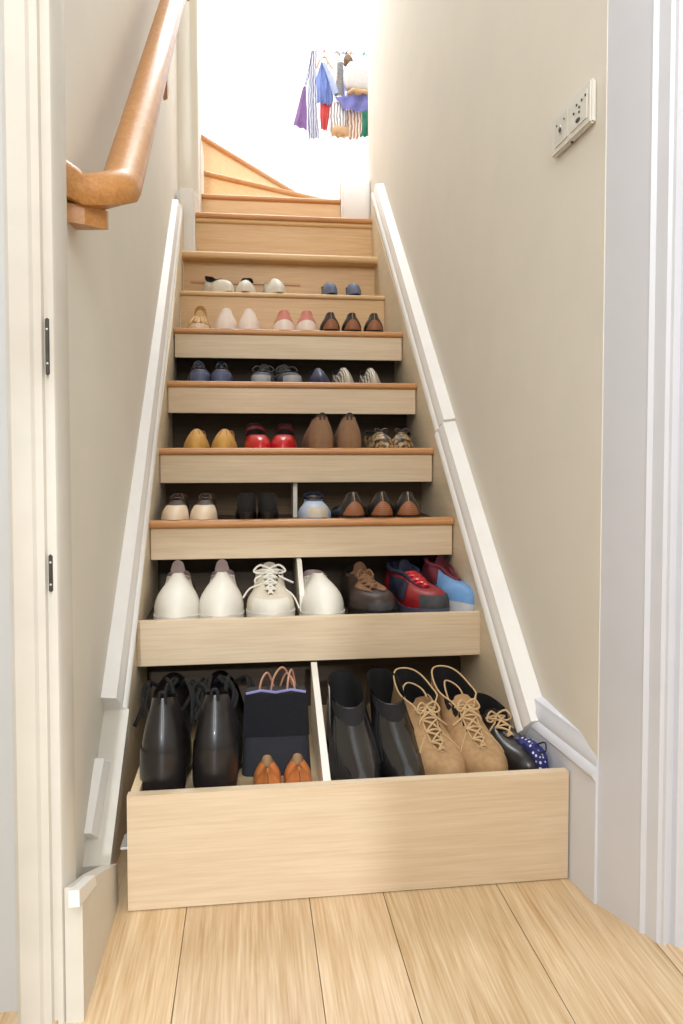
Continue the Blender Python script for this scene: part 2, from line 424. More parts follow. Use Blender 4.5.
# ------------------------------------------------------------------ handrail
hr = thing('handrail', 'varnished orange wood handrail curling into the left wall above the stairs', 'handrail', (-.21, 1.3, 1.2))
def hp(name, bm, m, **k):
    o = obj(name, bm, m, **k); o.parent = hr; o.matrix_parent_inverse = Matrix.Translation((.21, -1.3, -1.2)); return o
def rail_profile():
    pts = []
    for k in range(15):                       # rounded top, flat underside
        a = PI*k/14; pts.append((.033*math.cos(a), -.004+.034*math.sin(a)))
    pts += [(-.032, -.016), (-.026, -.026), (.026, -.026), (.032, -.016)]
    return pts
path = []; fr = []
def add(p, t):
    t = Vector(t).normalized(); up = Vector((0, 0, 1)); u = t.cross(up).normalized(); v = u.cross(t).normalized()
    path.append(p); fr.append((u, v))
rz_ = 1.196
add((-.305, 1.218, rz_+.022), (1, .2, -.35)); add((-.285, 1.226, rz_+.010), (1, .2, -.3)); add((-.266, 1.236, rz_+.002), (1, .15, -.1))
for k in range(1, 11):
    a = PI/2*k/10; r = .055
    add((-.268+r*math.sin(a), 1.242+r*1.15*(1-math.cos(a)), rz_-.002+.892*r*(1-math.cos(a))*.75), (math.cos(a), math.sin(a), .892*math.sin(a)**2))
px, py, pz = path[-1]
for Y in (1.5, 2.0, 2.6, 3.2):
    add((px-.006*(Y-py), Y, pz+.892*(Y-py)), (0, 1, .892))
hp('rail', sweep(B(), rail_profile(), path, fr), M_rail)
hp('return_block', prism(B(), [(-.305, 1.215, rz_-.022), (-.255, 1.225, rz_-.026), (-.228, 1.262, rz_-.022), (-.232, 1.30, rz_-.012), (-.305, 1.30, rz_-.015)], (0, 0, -.030)), M_rail, bevel=.006)
for Y in (1.98, 2.78):
    zc = pz+.892*(Y-py)
    pts = [(-.24, Y, zc-.015), (-.24, Y, zc-.05), (-.212, Y, zc-.155), (-.203, Y, zc-.15), (-.206, Y, zc-.015)]
    hp('bracket', prism(B(), pts, (0, .03, .027)), M_tread, bevel=.002)

# ------------------------------------------------------------------ wall socket plate
zl, zh = 1.345, 1.419; ya, yb = 1.228, 1.394; xw = .591
sk = thing('wall_socket', 'white double aerial and telephone socket plate high on the right wall', 'socket', (xw, (ya+yb)/2, (zl+zh)/2))
def kp(name, bm, m, **k):
    o = obj(name, bm, m, **k); o.parent = sk; o.matrix_parent_inverse = Matrix.Translation((-xw, -(ya+yb)/2, -(zl+zh)/2)); return o
kp('plate', box(B(), (xw-.011, ya, zl), (xw, yb, zh)), M_plast, bevel=.003)
ym = (ya+yb)/2
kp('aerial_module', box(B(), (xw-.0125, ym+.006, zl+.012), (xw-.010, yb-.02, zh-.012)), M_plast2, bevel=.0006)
kp('outlet_module', box(B(), (xw-.0125, ya+.012, zl+.012), (xw-.010, ym-.006, zh-.012)), M_plast, bevel=.0006)
def hole(y, z, r=.003, ry_=None):
    bm = B(); bmesh.ops.create_cone(bm, cap_ends=True, segments=14, radius1=1, radius2=1, depth=1)
    for v in bm.verts: v.co = Vector((xw-.0128+v.co.z*.002, y+v.co.x*(ry_ or r), z+v.co.y*r))
    kp('pin_hole', bm, M_hole)
bm = B(); tube(bm, [(xw-.012, yb-.045+.0075*math.cos(a), zl+.036+.0075*math.sin(a)) for a in [2*PI*k/16 for k in range(16)]], .0016, closed=True)
kp('coax_ring', bm, M_steel); hole(yb-.045, zl+.036, .004); hole(yb-.03, zl+.05, .0018); hole(yb-.062, zl+.05, .0018)
for dy, dz in ((.03, .05), (.04, .042), (.05, .05), (.04, .034), (.062, .04), (.016, .052)): hole(ya+dy, zl+dz, .0022)
hole(ya+.045, zl+.022, .0035, .008)
bm = B(); bmesh.ops.create_uvsphere(bm, u_segments=8, v_segments=6, radius=.003, matrix=Matrix.Translation((xw-.006, ym, zl-.0003))); kp('screw', bm, M_metal)

# ------------------------------------------------------------------ shoes
def shoe_geo(s):
    L = s['L']; W = s['W']/2; rt = s.get('rt', .34); pt = s.get('pt', 2.0); st_ = s.get('sole', .010); hh = s.get('heel', 0)
    wt = s.get('wtab', [(0, .66), (.15, .70), (.36, .66), (.68, 1.0), (.82, .97), (1, .9)]); bend = s.get('bend', .0)
    def y(t): return L*(.5-t)
    def w(t):
        e = math.sqrt(max(0, 1-(1-min(t/.16, 1))**2)); u = min((1-t)/rt, 1)
        return W*interp(wt, t)*e*max(0, 1-(1-u)**pt)**(1/pt)
    def cxl(t): return bend*W*(ss(.35, 1, t)-.25)
    def zs(t): return st_ + hh*(1-ss(.2, .68, t)) + s.get('spring', .004)*ss(.75, 1, t)
    t0, t1 = s.get('t0', .03), s.get('t1', .55); rw = s.get('rw', .03)
    key = s.get('key'); hb, hs, ht = s.get('hb', .06), s.get('hs', .045), s.get('ht', .05)
    def base(ph):
        ph %= 2*PI
        t = (1-math.cos(ph))/2; sg = 1 if ph <= PI else -1
        return Vector((cxl(t)+sg*w(t), y(t), zs(t))), t
    def rim(ph):
        ph %= 2*PI
        q = (1-math.cos(ph))/2; sg = 1 if ph <= PI else -1; t = t0+(t1-t0)*q
        E = math.sqrt(max(0, 1-abs(2*q-1)**2.6))
        if key: E *= 1+(key-1)*ss(s.get('k0', .38), s.get('k0', .38)+.2, q)
        zz = (hb+(hs-hb)*ss(0, .45, q)) if q < .45 else (hs+(ht-hs)*ss(.45, 1, q))
        return Vector((cxl(t)+sg*rw*E*s.get('rk', 1), y(t), zs(t)-st_*0+zz))
    c2t, c3t, c2s, c3s = s.get('c2t', .42), s.get('c3t', .06), s.get('c2s', .1), s.get('c3s', .35)
    th = s.get('toe', .036)
    def S(ph, u):
        b, t = base(ph); r = rim(ph); hv = r-b; H = hv.z; hv = Vector((hv.x, hv.y, 0)); k = ss(.5, .93, t)
        out = Vector((b.x-cxl(t), b.y*.0, 0)); out = out*(.10 if out.length else 0)
        if t > .9: out = out+Vector((0, -.006, 0))*ss(.9, 1, t)
        if t < .1: out = out+Vector((0, s.get('counter', .004), 0))
        p1 = b+out+Vector((0, 0, (1-k)*.55*H+k*th)); c2 = c2s+(c2t-c2s)*k; c3 = c3s+(c3t-c3s)*k
        p2 = r-hv*c2-Vector((0, 0, c3*H))
        m = 1-u
        return b*m**3+p1*3*m*m*u+p2*3*m*u*u+r*u**3
    return dict(S=S, base=base, rim=rim, y=y, w=w, zs=zs, L=L, cx=cxl, st=st_, hh=hh)
SG = 1
def snorm(S, ph, u):
    e = 1e-3; u = min(max(u, 1e-3), .999); a = S(ph+e, min(u, .998))-S(ph-e, min(u, .998)); b = S(ph, min(u+e, 1))-S(ph, max(u-e, 0))
    n = a.cross(b)
    if n.length < 1e-12: return Vector((0, 0, 1))
    n.normalize(); return n if SG > 0 else -n
_t = shoe_geo(dict(L=.25, W=.08))
if snorm(_t['S'], PI/2, .3).x < 0: SG = -1
def patch(S, a0, a1, u0, u1, off, na=20, nu=8, edge=None):
    def fn(i, j):
        ph = a0+(a1-a0)*i
        top = u1*(edge(i) if edge else 1); u = u0+(top-u0)*j
        n = snorm(S, ph, u)
        p = S(ph, u)
        return p+n*off
    return grid(B(), fn, na, nu)
def shoe(name, label, cat, group, s):
    g = shoe_geo(s); S = g['S']; root = thing(name, label, cat, group=group)
    N, MR = 44, 9
    bm = B(); ph = [2*PI*k/N for k in range(N)]
    rings = [[bm.verts.new(S(p, j/MR)) for p in ph] for j in range(MR+1)]
    for j in range(MR):
        for k in range(N): bm.faces.new((rings[j][k], rings[j][(k+1) % N], rings[j+1][(k+1) % N], rings[j+1][k]))
    obj('upper', bm, s['upper'], root, recalc=True)
    # lining and insole
    bm = B(); rr = []
    for j, (f, dz) in enumerate(((0, 0), (.3, 0), (.7, 0), (1, 0), (1, 0))):
        row = []
        for p in ph:
            r = g['rim'](p); b, t = g['base'](p)
            q = Vector((g['cx'](t)+(b.x-g['cx'](t))*.86, b.y*.93, b.z+.004))
            if j == 0: v = r+Vector((0, 0, -.0004))
            elif j < 4:
                u = 1-f*.9
                v = S(p, u)-snorm(S, p, u)*.0032
                if j == 3: v = q.copy()
            else: v = Vector((q.x*.3, q.y*.75, q.z))
            row.append(bm.verts.new(v))
        rr.append(row)
    for a, b in zip(rr, rr[1:]):
        for k in range(N): bm.faces.new((a[k], a[(k+1) % N], b[(k+1) % N], b[k]))
    bm.faces.new(rr[-1])
    obj('lining', bm, s['lining'], root, recalc=False)
    if s.get('binding'):
        bm = tube(B(), [g['rim'](p) for p in ph], s.get('bind_r', .0022), closed=True)
        obj('binding', bm, s['binding'], root)
    # sole
    bm = B(); so = s.get('over', 1.03); top = []; bot = []; fl = g['st'] if g['hh'] < .001 else g['st']
    for p in ph:
        b, t = g['base'](p); c = g['cx'](t)
        top.append(bm.verts.new((c+(b.x-c)*so, b.y*so, b.z+s.get('wall', 0)))); bot.append(bm.verts.new((c+(b.x-c)*so*.98, b.y*so*.99, max(b.z-fl, 0))))
    for k in range(N): bm.faces.new((top[k], top[(k+1) % N], bot[(k+1) % N], bot[k]))
    bm.faces.new(bot[::-1]); bm.faces.new(top)
    obj('sole', bm, s['solem'], root)
    # heel
    if s.get('heelm'):
        bm = B(); tz = s.get('heel_t', .26); tap = s.get('taper', .85); th_ = s.get('heel_top', None)
        rings = []
        htop = g['zs'](.05)-g['st']*.6+(th_ or 0)
        for zf in (1, .75, .4, 0):
            k = tap+(1-tap)*zf**1.5; row = []
            for i in range(20):
                a = 2*PI*i/20; t = tz/2*(1-math.cos(a))
                hw = g['w'](min(max(t, .02), tz))*1.0; hw = max(hw, .004)
                X = (hw if math.sin(a) >= 0 else -hw)*abs(math.sin(a))**.35
                yy = g['y'](t); yc = g['y'](tz*.42)
                row.append(bm.verts.new((X*k, yc+(yy-yc)*k, htop*zf+ .0)))
            rings.append(row)
        for a, b in zip(rings, rings[1:]):
            for i in range(20): bm.faces.new((a[i], a[(i+1) % 20], b[(i+1) % 20], b[i]))
        bm.faces.new(rings[0]); bm.faces.new(rings[-1][::-1])
        hl = obj('heel', bm, s['heelm'], root)
        if s.get('heel_tip'):
            bm = B(); row = rings = None
            pts = []
            for i in range(20):
                a = 2*PI*i/20; t = tz/2*(1-math.cos(a)); hw = max(g['w'](min(max(t, .02), tz)), .004)
                X = (hw if math.sin(a) >= 0 else -hw)*abs(math.sin(a))**.35; yy = g['y'](t); yc = g['y'](tz*.42)
                pts.append((X*tap*1.04, yc+(yy-yc)*tap*1.04, 0))
            obj('heel_tip', prism(bm, pts, (0, 0, .006)), s['heel_tip'], hl)
    # coloured panels lying on the upper
    for nm, m, a0, a1, u0, u1, off, *ed in s.get('panels', []):
        bm = patch(S, a0*PI, a1*PI, u0, u1, off, edge=ed[0] if ed else None)
        obj(nm, bm, m, root)
    # tongue
    if s.get('tongue'):
        rows = []
        q0 = s.get('tq', .45)
        bm = B()
        ang = [PI*(1-(1-math.acos(1-2*q)/PI)) for q in [1-(1-q0)*k/8 for k in range(9)]]
        for k, p in enumerate(ang):
            a = g['rim'](p); b = g['rim'](2*PI-p); c = (a+b)/2; ww = max((a-b).length/2, .010)
            rows.append([bm.verts.new(c+Vector((ww*1.15*x, 0, .006*(1-x*x)-.005))) for x in (-1, -.6, -.2, .2, .6, 1)])
        d = rows[-1]; te = s.get('text', (.012, .03)); hwid = s.get('tongue_w', .022)
        for k in (1, 2, 3):
            cc = sum((v.co for v in d), Vector())/6
            sc = hwid*(1-.12*k+.0)
            rows.append([bm.verts.new(Vector((cc.x+sc*x, cc.y+te[0]*k/3, cc.z+te[1]*k/3*(1-.25*x*x)))) for x in (-1, -.6, -.2, .2, .6, 1)])
        for a, b in zip(rows, rows[1:]):
            for i in range(5): bm.faces.new((a[i], a[i+1], b[i+1], b[i]))
        bmesh.ops.solidify(bm, geom=bm.faces[:], thickness=.003)
        obj('tongue', bm, s['tongue'], root)
    # laces
    if s.get('laces'):
        bm = B(); n = s.get('nl', 4); q1, q2 = s.get('lq', (.55, .97)); lr = s.get('lr', .0022); sp_ = s.get('lsp', .006)
        def ey(k, sg):
            q = q2+(q1-q2)*k/(n-1); p = math.acos(1-2*q); u = .955
            p = p if sg > 0 else 2*PI-p
            P = S(p, u); nn = snorm(S, p, u)
            return P+nn*.002
        up = Vector((0, -.004, .006))
        for k in range(n):
            a, b = ey(k, 1), ey(k, -1)
            tube(bm, smooth_path([a, (a+b)/2+up*.8, b], 4), lr, 5)
            if k < n-1:
                for sg in (1, -1):
                    c, d = ey(k, sg), ey(k+1, -sg)
                    tube(bm, smooth_path([c, (c+d)/2+up, d], 4), lr, 5)
        a, b = ey(n-1, 1), ey(n-1, -1); c = (a+b)/2+up*1.2; bl = s.get('bow', .03)
        if bl:
            for sg in (1, -1):
                tube(bm, smooth_path([c, c+Vector((sg*bl*.6, -.006, .010)), c+Vector((sg*bl, -.012, -.004)), c+Vector((sg*bl*.55, -.010, -.010)), c], 5), lr, 5)
                tube(bm, smooth_path([c, c+Vector((sg*bl*.4, -.014, -.012)), c+Vector((sg*bl*.9, -.022, -.022)), c+Vector((sg*bl*(1.2+.3*sg), -.02, -.034))], 5), lr, 5)
        for pts in s.get('loose', []):
            tube(bm, smooth_path(pts, 6), lr*.9, 5)
        obj('laces', bm, s['laces'], root)
    for fn in s.get('extra', []): fn(root, g, s)
    return root
def strap(m, q=.55, wd=.010, lift=.016, nm='strap', buckle=None):
    def f(root, g, s):
        p = math.acos(1-2*q); a, b = g['rim'](p), g['rim'](2*PI-p); c = (a+b)/2
        pth = smooth_path([a+Vector((.002, 0, -.01)), a+Vector((-.003, 0, lift*.7)), c+Vector((0, 0, lift)), b+Vector((.003, 0, lift*.7)), b+Vector((-.002, 0, -.01))], 6)
        bm = B()
        rows = [[bm.verts.new(v+Vector((0, d*.3, d))) for d in (-wd/2, wd/2)] for v in pth]
        for i in range(len(rows)-1): bm.faces.new((rows[i][0], rows[i][1], rows[i+1][1], rows[i+1][0]))
        bmesh.ops.solidify(bm, geom=bm.faces[:], thickness=.002)
        so = obj(nm, bm, m, root)
        if buckle:
            k = pth[len(pth)//3]+Vector((0, -wd*.7, .004)); r = .006
            obj('buckle', tube(B(), [k+Vector((r*math.cos(t), 0, r*math.sin(t))) for t in [2*PI*j/10 for j in range(10)]], .0014, closed=True), buckle, so)
    return f
def bow(m, t=.9, w=.016):
    def f(root, g, s):
        c = g['rim'](PI)+Vector((0, -.006, .002)); bm = B()
        for sg in (1, -1):
            tube(bm, smooth_path([c, c+Vector((sg*w, -.002, .006)), c+Vector((sg*w*1.1, -.004, -.003)), c], 5), .0026, 5)
        obj('bow', bm, m, root)
    return f
def pull_tab(m, h=.03):
    def f(root, g, s):
        c = g['rim'](0); pts = smooth_path([c+Vector((-.006, .001, -.012)), c+Vector((-.005, .004, h*.7)), c+Vector((0, .004, h)), c+Vector((.005, .004, h*.7)), c+Vector((.006, .001, -.012))], 5)
        obj('pull_tab', tube(B(), pts, .003, 5), m, root)
    return f
def seam(m, ph, u0=.05, u1=.97, r=.0009, nm='seam'):
    def f(root, g, s):
        S = g['S']; pts = []
        for k in range(14):
            u = u0+(u1-u0)*k/13; n = snorm(S, ph*PI, u); p = S(ph*PI, u)
            pts.append(p+n*.0006)
        obj(nm, tube(B(), pts, r, 5), m, root)
    return f

# shoe materials
K = lambda n, c, r=.5, **k: mat(n, c, r, **k)
blk = K('black_leather', (34, 30, 30), .32, scale=60, amt=.25, bump=.05, coat=.15)
pat = K('black_polished_leather', (22, 21, 23), .2, scale=22, amt=.2, bump=.5, coat=.8)
bsu = K('black_fabric_lining', (18, 16, 16), .85)
bru = K('black_rubber', (26, 24, 24), .6)
brn = K('brown_lining', (96, 66, 44), .7)
tanl = K('tan_lining', (178, 140, 100), .7)
sand = K('sand_suede', (178, 142, 100), .85, scale=90, amt=.22, bump=.1)
sandl = K('sand_lace', (204, 172, 128), .8, scale=200)
whl = K('white_leather', (226, 221, 208), .5, scale=20, amt=.05)
whs = K('white_rubber', (222, 216, 203), .6, scale=20, amt=.06)
whc = K('cream_canvas', (216, 206, 186), .8, scale=150, amt=.12, bump=.1)
mauve = K('mauve_lining', (168, 146, 140), .7)
wlace = K('white_lace', (226, 220, 206), .8, scale=200)
dbr = K('dark_brown_leather', (62, 48, 42), .5, scale=50, amt=.25, bump=.05)
mbr = K('mid_brown_suede', (136, 100, 70), .8, scale=60, amt=.2)
redm = K('red_mesh', (150, 28, 34), .45, scale=70, amt=.3)
redl = K('red_leather', (196, 26, 34), .3, scale=30, amt=.1, coat=.3)
navy = K('navy_fabric', (34, 40, 66), .65, scale=80, amt=.3)
sky = K('sky_blue_fabric', (112, 160, 214), .6, scale=40, amt=.15)
lbl = K('pale_blue_leather', (176, 190, 214), .5)
burg = K('burgundy_fabric', (110, 38, 50), .7, scale=60, amt=.2)
must = K('mustard_suede', (206, 158, 82), .75, scale=60, amt=.15)
mustd = K('mustard_stitch', (156, 108, 50), .8)
taup = K('taupe_suede', (142, 108, 80), .8, scale=50, amt=.2)
leop = K('leopard_fabric', (40, 28, 22), .5, kind='leopard', rgb2=(206, 172, 124), scale=75)
cork = K('tan_sole', (186, 142, 92), .6)
stk = K('stacked_brown_heel', (150, 96, 60), .5, kind='stripes', rgb2=(134, 82, 50), scale=60, axis=2)
gry = K('charcoal_fabric', (66, 66, 70), .7, scale=90, amt=.25)
grl = K('grey_sole', (158, 160, 166), .6)
gold = K('gold_leather', (212, 166, 92), .35, scale=40, amt=.2)
blush = K('pale_blush_leather', (240, 224, 212), .4, scale=20, amt=.05)
pink = K('pink_leather', (214, 138, 124), .35, scale=30, amt=.1)
crm = K('cream_leather', (226, 204, 176), .45, scale=20, amt=.06)
silv = K('silver_pattern', (222, 214, 200), .4, kind='stripes', rgb2=(92, 86, 84), scale=50, axis=0)
slate = K('slate_blue_suede', (112, 122, 146), .75, scale=60, amt=.15)
nvyl = K('navy_leather', (44, 50, 84), .45, scale=40, amt=.2)
ginger = K('ginger_leather', (196, 118, 62), .45, scale=40, amt=.15)
dots = K('navy_white_spots', (38, 44, 110), .7, kind='dots', rgb2=(232, 230, 240), scale=95)

def place(root, px, Yb, z, rz=0, mirror=None, ypx=None):
    x = at(px, ypx or 450, 1, Yb).x
    root.location = (x, Yb, z); root.rotation_euler = (0, 0, rz); return root
FRONT = 0          # toe towards the viewer
BACK = PI          # heel towards the viewer

PUMP = dict(L=.245, W=.078, rt=.46, pt=1.45, sole=.004, heel=.018, heelm=bru, heel_t=.24, taper=.9, t0=.03, t1=.56, rw=.026, key=.5, k0=.3, hb=.066, hs=.046, ht=.060, toe=.034, c2t=.34, c3t=.14, c2s=.05, c3s=.3, solem=bru, lining=tanl)
def spec(base, **k):
    d = dict(base); d.update(k); return d
SNEAK = dict(L=.28, W=.104, rt=.32, pt=2.1, sole=.026, spring=.006, t0=.03, t1=.70, key=.36, k0=.38, rw=.036, hb=.068, hs=.052, ht=.040, toe=.046, c2t=.5, c3t=.05, solem=whs, lining=bsu, over=1.04, laces=wlace, tq=.42)

# ---- bottom drawer -------------------------------------------------
Zd = DF
BOOT = dict(L=.275, W=.094, rt=.4, pt=1.7, sole=.008, heel=.028, heelm=bru, heel_t=.30, taper=.94, t0=.04, t1=.46, rw=.036, rk=1, hb=.15, hs=.145, ht=.15, toe=.045, c2t=.16, c3t=.62, c2s=.55, c3s=.30, counter=.012, solem=bru, lining=bsu, upper=blk)
b1 = shoe('ankle_boot', 'black leather ankle boot with its heel to the front, against the drawer left side', 'boot', 'black ankle boots turned heel out in the drawer',
          spec(BOOT, wtab=[(0, .80), (.15, .84), (.36, .72), (.68, 1), (.82, .97), (1, .9)], rw=.021, t0=.13, t1=.44, hb=.155, extra=[seam(blk, 0.0, .02, .98, .0014, 'back_seam'), pull_tab(bsu, .012)],
               panels=[('heel_counter', blk, -.34, .34, 0, .34, .0016)], heel_tip=bru))
# top line leans forward: narrower ankle seen from behind
place(b1, 167, 1.447, Zd+.0, BACK+.04, ypx=760)
dup(b1, (at(219, 760, 1, 1.447).x, 1.452, Zd), BACK-.03, 'black leather ankle boot with its heel to the front, second from the drawer left side', True)
PB = spec(BOOT, c2s=.25, c3s=.45, L=.285, W=.100, heel=.018, hb=.132, hs=.124, ht=.110, t1=.50, upper=pat, toe=.05, rt=.36, pt=1.9, rw=.034, c2t=.22, c3t=.5, sole=.010,
          extra=[seam(bru, .72, .25, .95), seam(bru, 1.28, .25, .95)], panels=[('toe_cap', pat, .80, 1.2, 0, .42, .0012)])
b2 = shoe('dress_boot', 'polished black boot with creased toe beside the white drawer divider', 'boot', 'polished black boots in the drawer', PB)
place(b2, 351, 1.440, Zd, .05, ypx=760)
dup(b2, (at(394, 760, 1, 1.44).x, 1.452, Zd), -.02+.1, 'polished black boot between its twin and the sand suede boots', True)
SB = dict(L=.30, W=.106, rt=.34, pt=2.1, sole=.014, heel=.006, heelm=cork, heel_t=.28, taper=.97, t0=.03, t1=.80, key=.40, k0=.46, rw=.039, hb=.135, hs=.112, ht=.046, toe=.046, c2t=.45, c3t=.08, c2s=.15, c3s=.4, solem=cork, lining=bsu, upper=sand, laces=sandl, nl=5, lq=(.60, .97), lr=.0021, bow=.024, tongue=sand, tq=.56, tongue_w=.022, text=(.006, .012),
          binding=sandl, bind_r=.0018)
b3 = shoe('desert_boot', 'sand suede lace-up boot with pale laces, left of its pair beside the black boots', 'boot', 'sand suede lace-up boots in the drawer',
          spec(SB, loose=[[(0.01, .0, .07), (.02, .05, .125), (.0, .1, .135), (-.022, .07, .12), (-.012, .0, .075)], [(.01, -.01, .07), (.03, .03, .11), (.038, .11, .115)]],
               extra=[seam(sandl, .70, .1, .9, .0012, 'quarter_seam'), seam(sandl, 1.30, .1, .9, .0012, 'quarter_seam')]))
place(b3, 425, 1.452, Zd, .14, ypx=760)
dup(b3, (at(467, 760, 1, 1.44).x, 1.457, Zd), .13, 'sand suede lace-up boot with pale laces, right of its pair beside the black shoe', True)
b4 = shoe('laced_shoe', 'black leather lace-up shoe with a loose beige lace at the drawer right end', 'shoe', None,
          spec(SB, L=.27, W=.088, upper=blk, lining=bsu, solem=bru, heelm=bru, laces=sandl, tongue=blk, binding=None, hb=.075, hs=.064, nl=3, bow=.028, toe=.04, t1=.66))
place(b4, 500, 1.462, Zd, .16, ypx=760)
# spotted pouch squeezed in the corner
def pouch(bm, w, d, h, puff=.3, n=10):
    def fn(i, j):
        a = i*2*PI; z = j
        k = (1-abs(2*z-1)**3)**.5*(1-puff)+puff
        c, s_ = math.cos(a), math.sin(a)
        e = .5
        return (w/2*abs(c)**e*(1 if c > 0 else -1)*(.86+.14*k), d/2*abs(s_)**e*(1 if s_ > 0 else -1)*k, h*z+.004*math.sin(6*a))
    grid(bm, fn, 28, n); bmesh.ops.remove_doubles(bm, verts=bm.verts[:], dist=1e-5)
    es = [e for e in bm.edges if e.is_boundary]
    bmesh.ops.holes_fill(bm, edges=es); return bm
pp = thing('spotted_pouch', 'navy fabric pouch with white spots squeezed into the drawer right corner', 'pouch', (at(528, 755, 1, 1.38).x, 1.38, DF), .25)
obj('body', pouch(B(), .028, .11, .062), dots, pp)
obj('drawstring', tube(B(), smooth_path([(0, -.03, .07), (.006, -.045, .078), (.0, -.055, .066), (-.006, -.045, .06)], 5), .0016), navy, pp)
# dark folded bag between boots and divider
pb = thing('folded_bag', 'black folded fabric bag standing upright behind the ginger pointed shoes', 'bag', (at(277, 740, 1, 1.42).x, 1.452, DF), -.02)
bm = B(); wv = [(-.064, 0), (.064, 0)]
def bagf(i, j):
    a = i*2*PI; c, s_ = math.cos(a), math.sin(a); h = .148*j
    return (.068*(1-.10*(j))*abs(c)**.35*(1 if c > 0 else -1), .022*abs(s_)**.5*(1 if s_ > 0 else -1)*(1-.2*j)+.055*j, h)
grid(bm, bagf, 36, 12); bmesh.ops.remove_doubles(bm, verts=bm.verts[:], dist=1e-5)
bmesh.ops.holes_fill(bm, edges=[e for e in bm.edges if e.is_boundary])
bagm = K('black_canvas', (30, 31, 38), .85, scale=120, amt=.25, bump=.08)
obj('body', bm, bagm, pb, bevel=.002)
def flapf(i, j):
    x = -.063+.126*i; z = .144-.075*j
    return (x*(1+.05*j), -.0235+.055*z/.148-.003*math.sin(PI*i)+.004, z)
obj('flap', grid(B(), flapf, 10, 8, .002), bagm, pb)
bm = B()
tube(bm, [(-.06, .034, .146), (-.03, .036, .151), (0, .034, .147), (.03, .036, .151), (.06, .034, .146)], .0028)
obj('lilac_edge', bm, K('lilac_trim', (130, 128, 176), .6), pb)
bm = B()
for x0, a, hgt in ((-.035, .02, .04), (-.012, .03, .05), (.022, .012, .045), (.04, -.02, .038)):
    tube(bm, smooth_path([(x0, .046, .135), (x0+a*.3, .052, .135+hgt*.8), (x0+a, .07, .135+hgt), (x0+a*1.8, .085, .125)], 6), .0022)
obj('cord', bm, K('copper_cord', (176, 128, 106), .5), pb)
# ginger pointed flats in front of the bag
gs = shoe('pointed_flat', 'ginger pointed flat tucked in front of the black bag, left of the two', 'shoe', 'ginger pointed flats in front of the black bag',
          spec(PUMP, L=.23, W=.074, rt=.6, pt=1.15, upper=ginger, lining=tanl, solem=cork, heel=.0, heelm=None, t1=.5, ht=.044, toe=.014, hs=.036, hb=.044, rw=.012, key=.3, c2t=.25, c3t=.3, c2s=.4, c3s=.35, extra=[seam(brn, 1.0, .1, .85, .001, 'vamp_seam')]))
# standing on their heels, leaning on the bag
def leaning(o, px, Y, ypx, tilt, rz):
    o.location = (at(px, ypx, 1, Y).x, Y, DF); o.rotation_euler = (tilt, 0, rz)
leaning(gs, 267, 1.418, 775, 0, .0); gs.location.z = DF+.001
gs2 = dup(gs, gs.location, 0, 'ginger pointed flat tucked in front of the black bag, right of the two', True)
leaning(gs2, 297, 1.418, 775, 0, 0); gs2.location.z = DF+.001
for o in (gs, gs2):
    o.scale = (o.scale.x, .55, 1); o.location.y = 1.358
# black strappy sandals heaped behind the boots
hs_ = thing('strappy_sandal', 'black strappy sandal heaped in the shadow behind the left black boots', 'sandal', (at(165, 680, 1, 1.65).x+.01, 1.665, DF))
bm = B()
for k in range(9):
    r = random.Random(k+3); x0 = -.05+.017*k
    tube(bm, smooth_path([(x0, .05, .09+.03*r.random()), (x0+.02*r.uniform(-1, 1), 0, .115+.015*r.random()), (x0+.03*r.uniform(-1, 1), -.045, .100+.012*r.random()), (x0+.02*r.uniform(-1, 1), -.07, .05+.02*r.random())], 6), .0045, 6)
obj('straps', bm, bsu, hs_)
bm = prism(B(), [(-.04, .09, .0), (.04, .09, .0), (.044, -.02, 0), (.03, -.075, 0), (-.02, -.08, 0), (-.042, -.03, 0)], (0, 0, .012)); obj('sole', bm, bru, hs_, bevel=.002)
bm = B(); grid(bm, lambda i, j: (-.045+.09*i, .07-.10*j, .012+.11*(1-j)**.6*(1-(2*i-1)**2*.4)), 8, 8, .004); obj('upper', bm, blk, hs_)
hs_['group'] = 'black strappy sandals heaped in the drawer'
dup(hs_, (at(226, 690, 1, 1.66).x, 1.67, DF), .25, 'black strappy sandal heaped between the second black ankle boot and the folded bag', True)

# ---- lowest open shelf (step 2) ------------------------------------
Z2 = .372; T2 = Y2+.024
PL = spec(SNEAK, W=.108, L=.275, upper=whl, lining=mauve, laces=None, key=None, t1=.52, rw=.030, rk=1, hb=.074, hs=.068, ht=.088, toe=.066, c2t=.30, c3t=.22, c2s=.0, c3s=.3, pt=2.0, sole=.022)
PL['key'] = .55; PL['k0'] = .5
w1 = shoe('slip_on_sneaker', 'plain white slip-on sneaker with a mauve tongue, leftmost on the lowest shelf', 'sneaker', 'plain white slip-on sneakers on the lowest shelf', spec(PL, tongue=mauve, tq=.93, text=(.012, .032), tongue_w=.020))
place(w1, 178, T2+.14, Z2, .06, ypx=600)
dup(w1, (at(222, 600, 1, T2+.14).x, T2+.142, Z2), 0.0, 'plain white slip-on sneaker with a mauve tongue, second from left on the lowest shelf', True)
w3 = shoe('canvas_sneaker', 'cream canvas sneaker with many white laces beside the lowest shelf divider', 'sneaker', None,
          spec(SNEAK, W=.116, L=.28, upper=whc, lining=bsu, tongue=whc, laces=wlace, nl=6, bow=.04, lr=.0026, t1=.74, hb=.085, hs=.078, ht=.036, toe=.04, lq=(.42, .97), text=(.01, .02), tq=.4, key=.42,
               panels=[('toe_cap', whs, .78, 1.22, 0, .42, .002)], loose=[[(.02, -.02, .075), (.05, -.045, .06), (.062, -.07, .045), (.068, -.085, .03)], [(-.02, -.02, .08), (-.05, -.05, .075), (-.066, -.085, .06)]]))
place(w3, 270, T2+.145, Z2, .0, ypx=600)
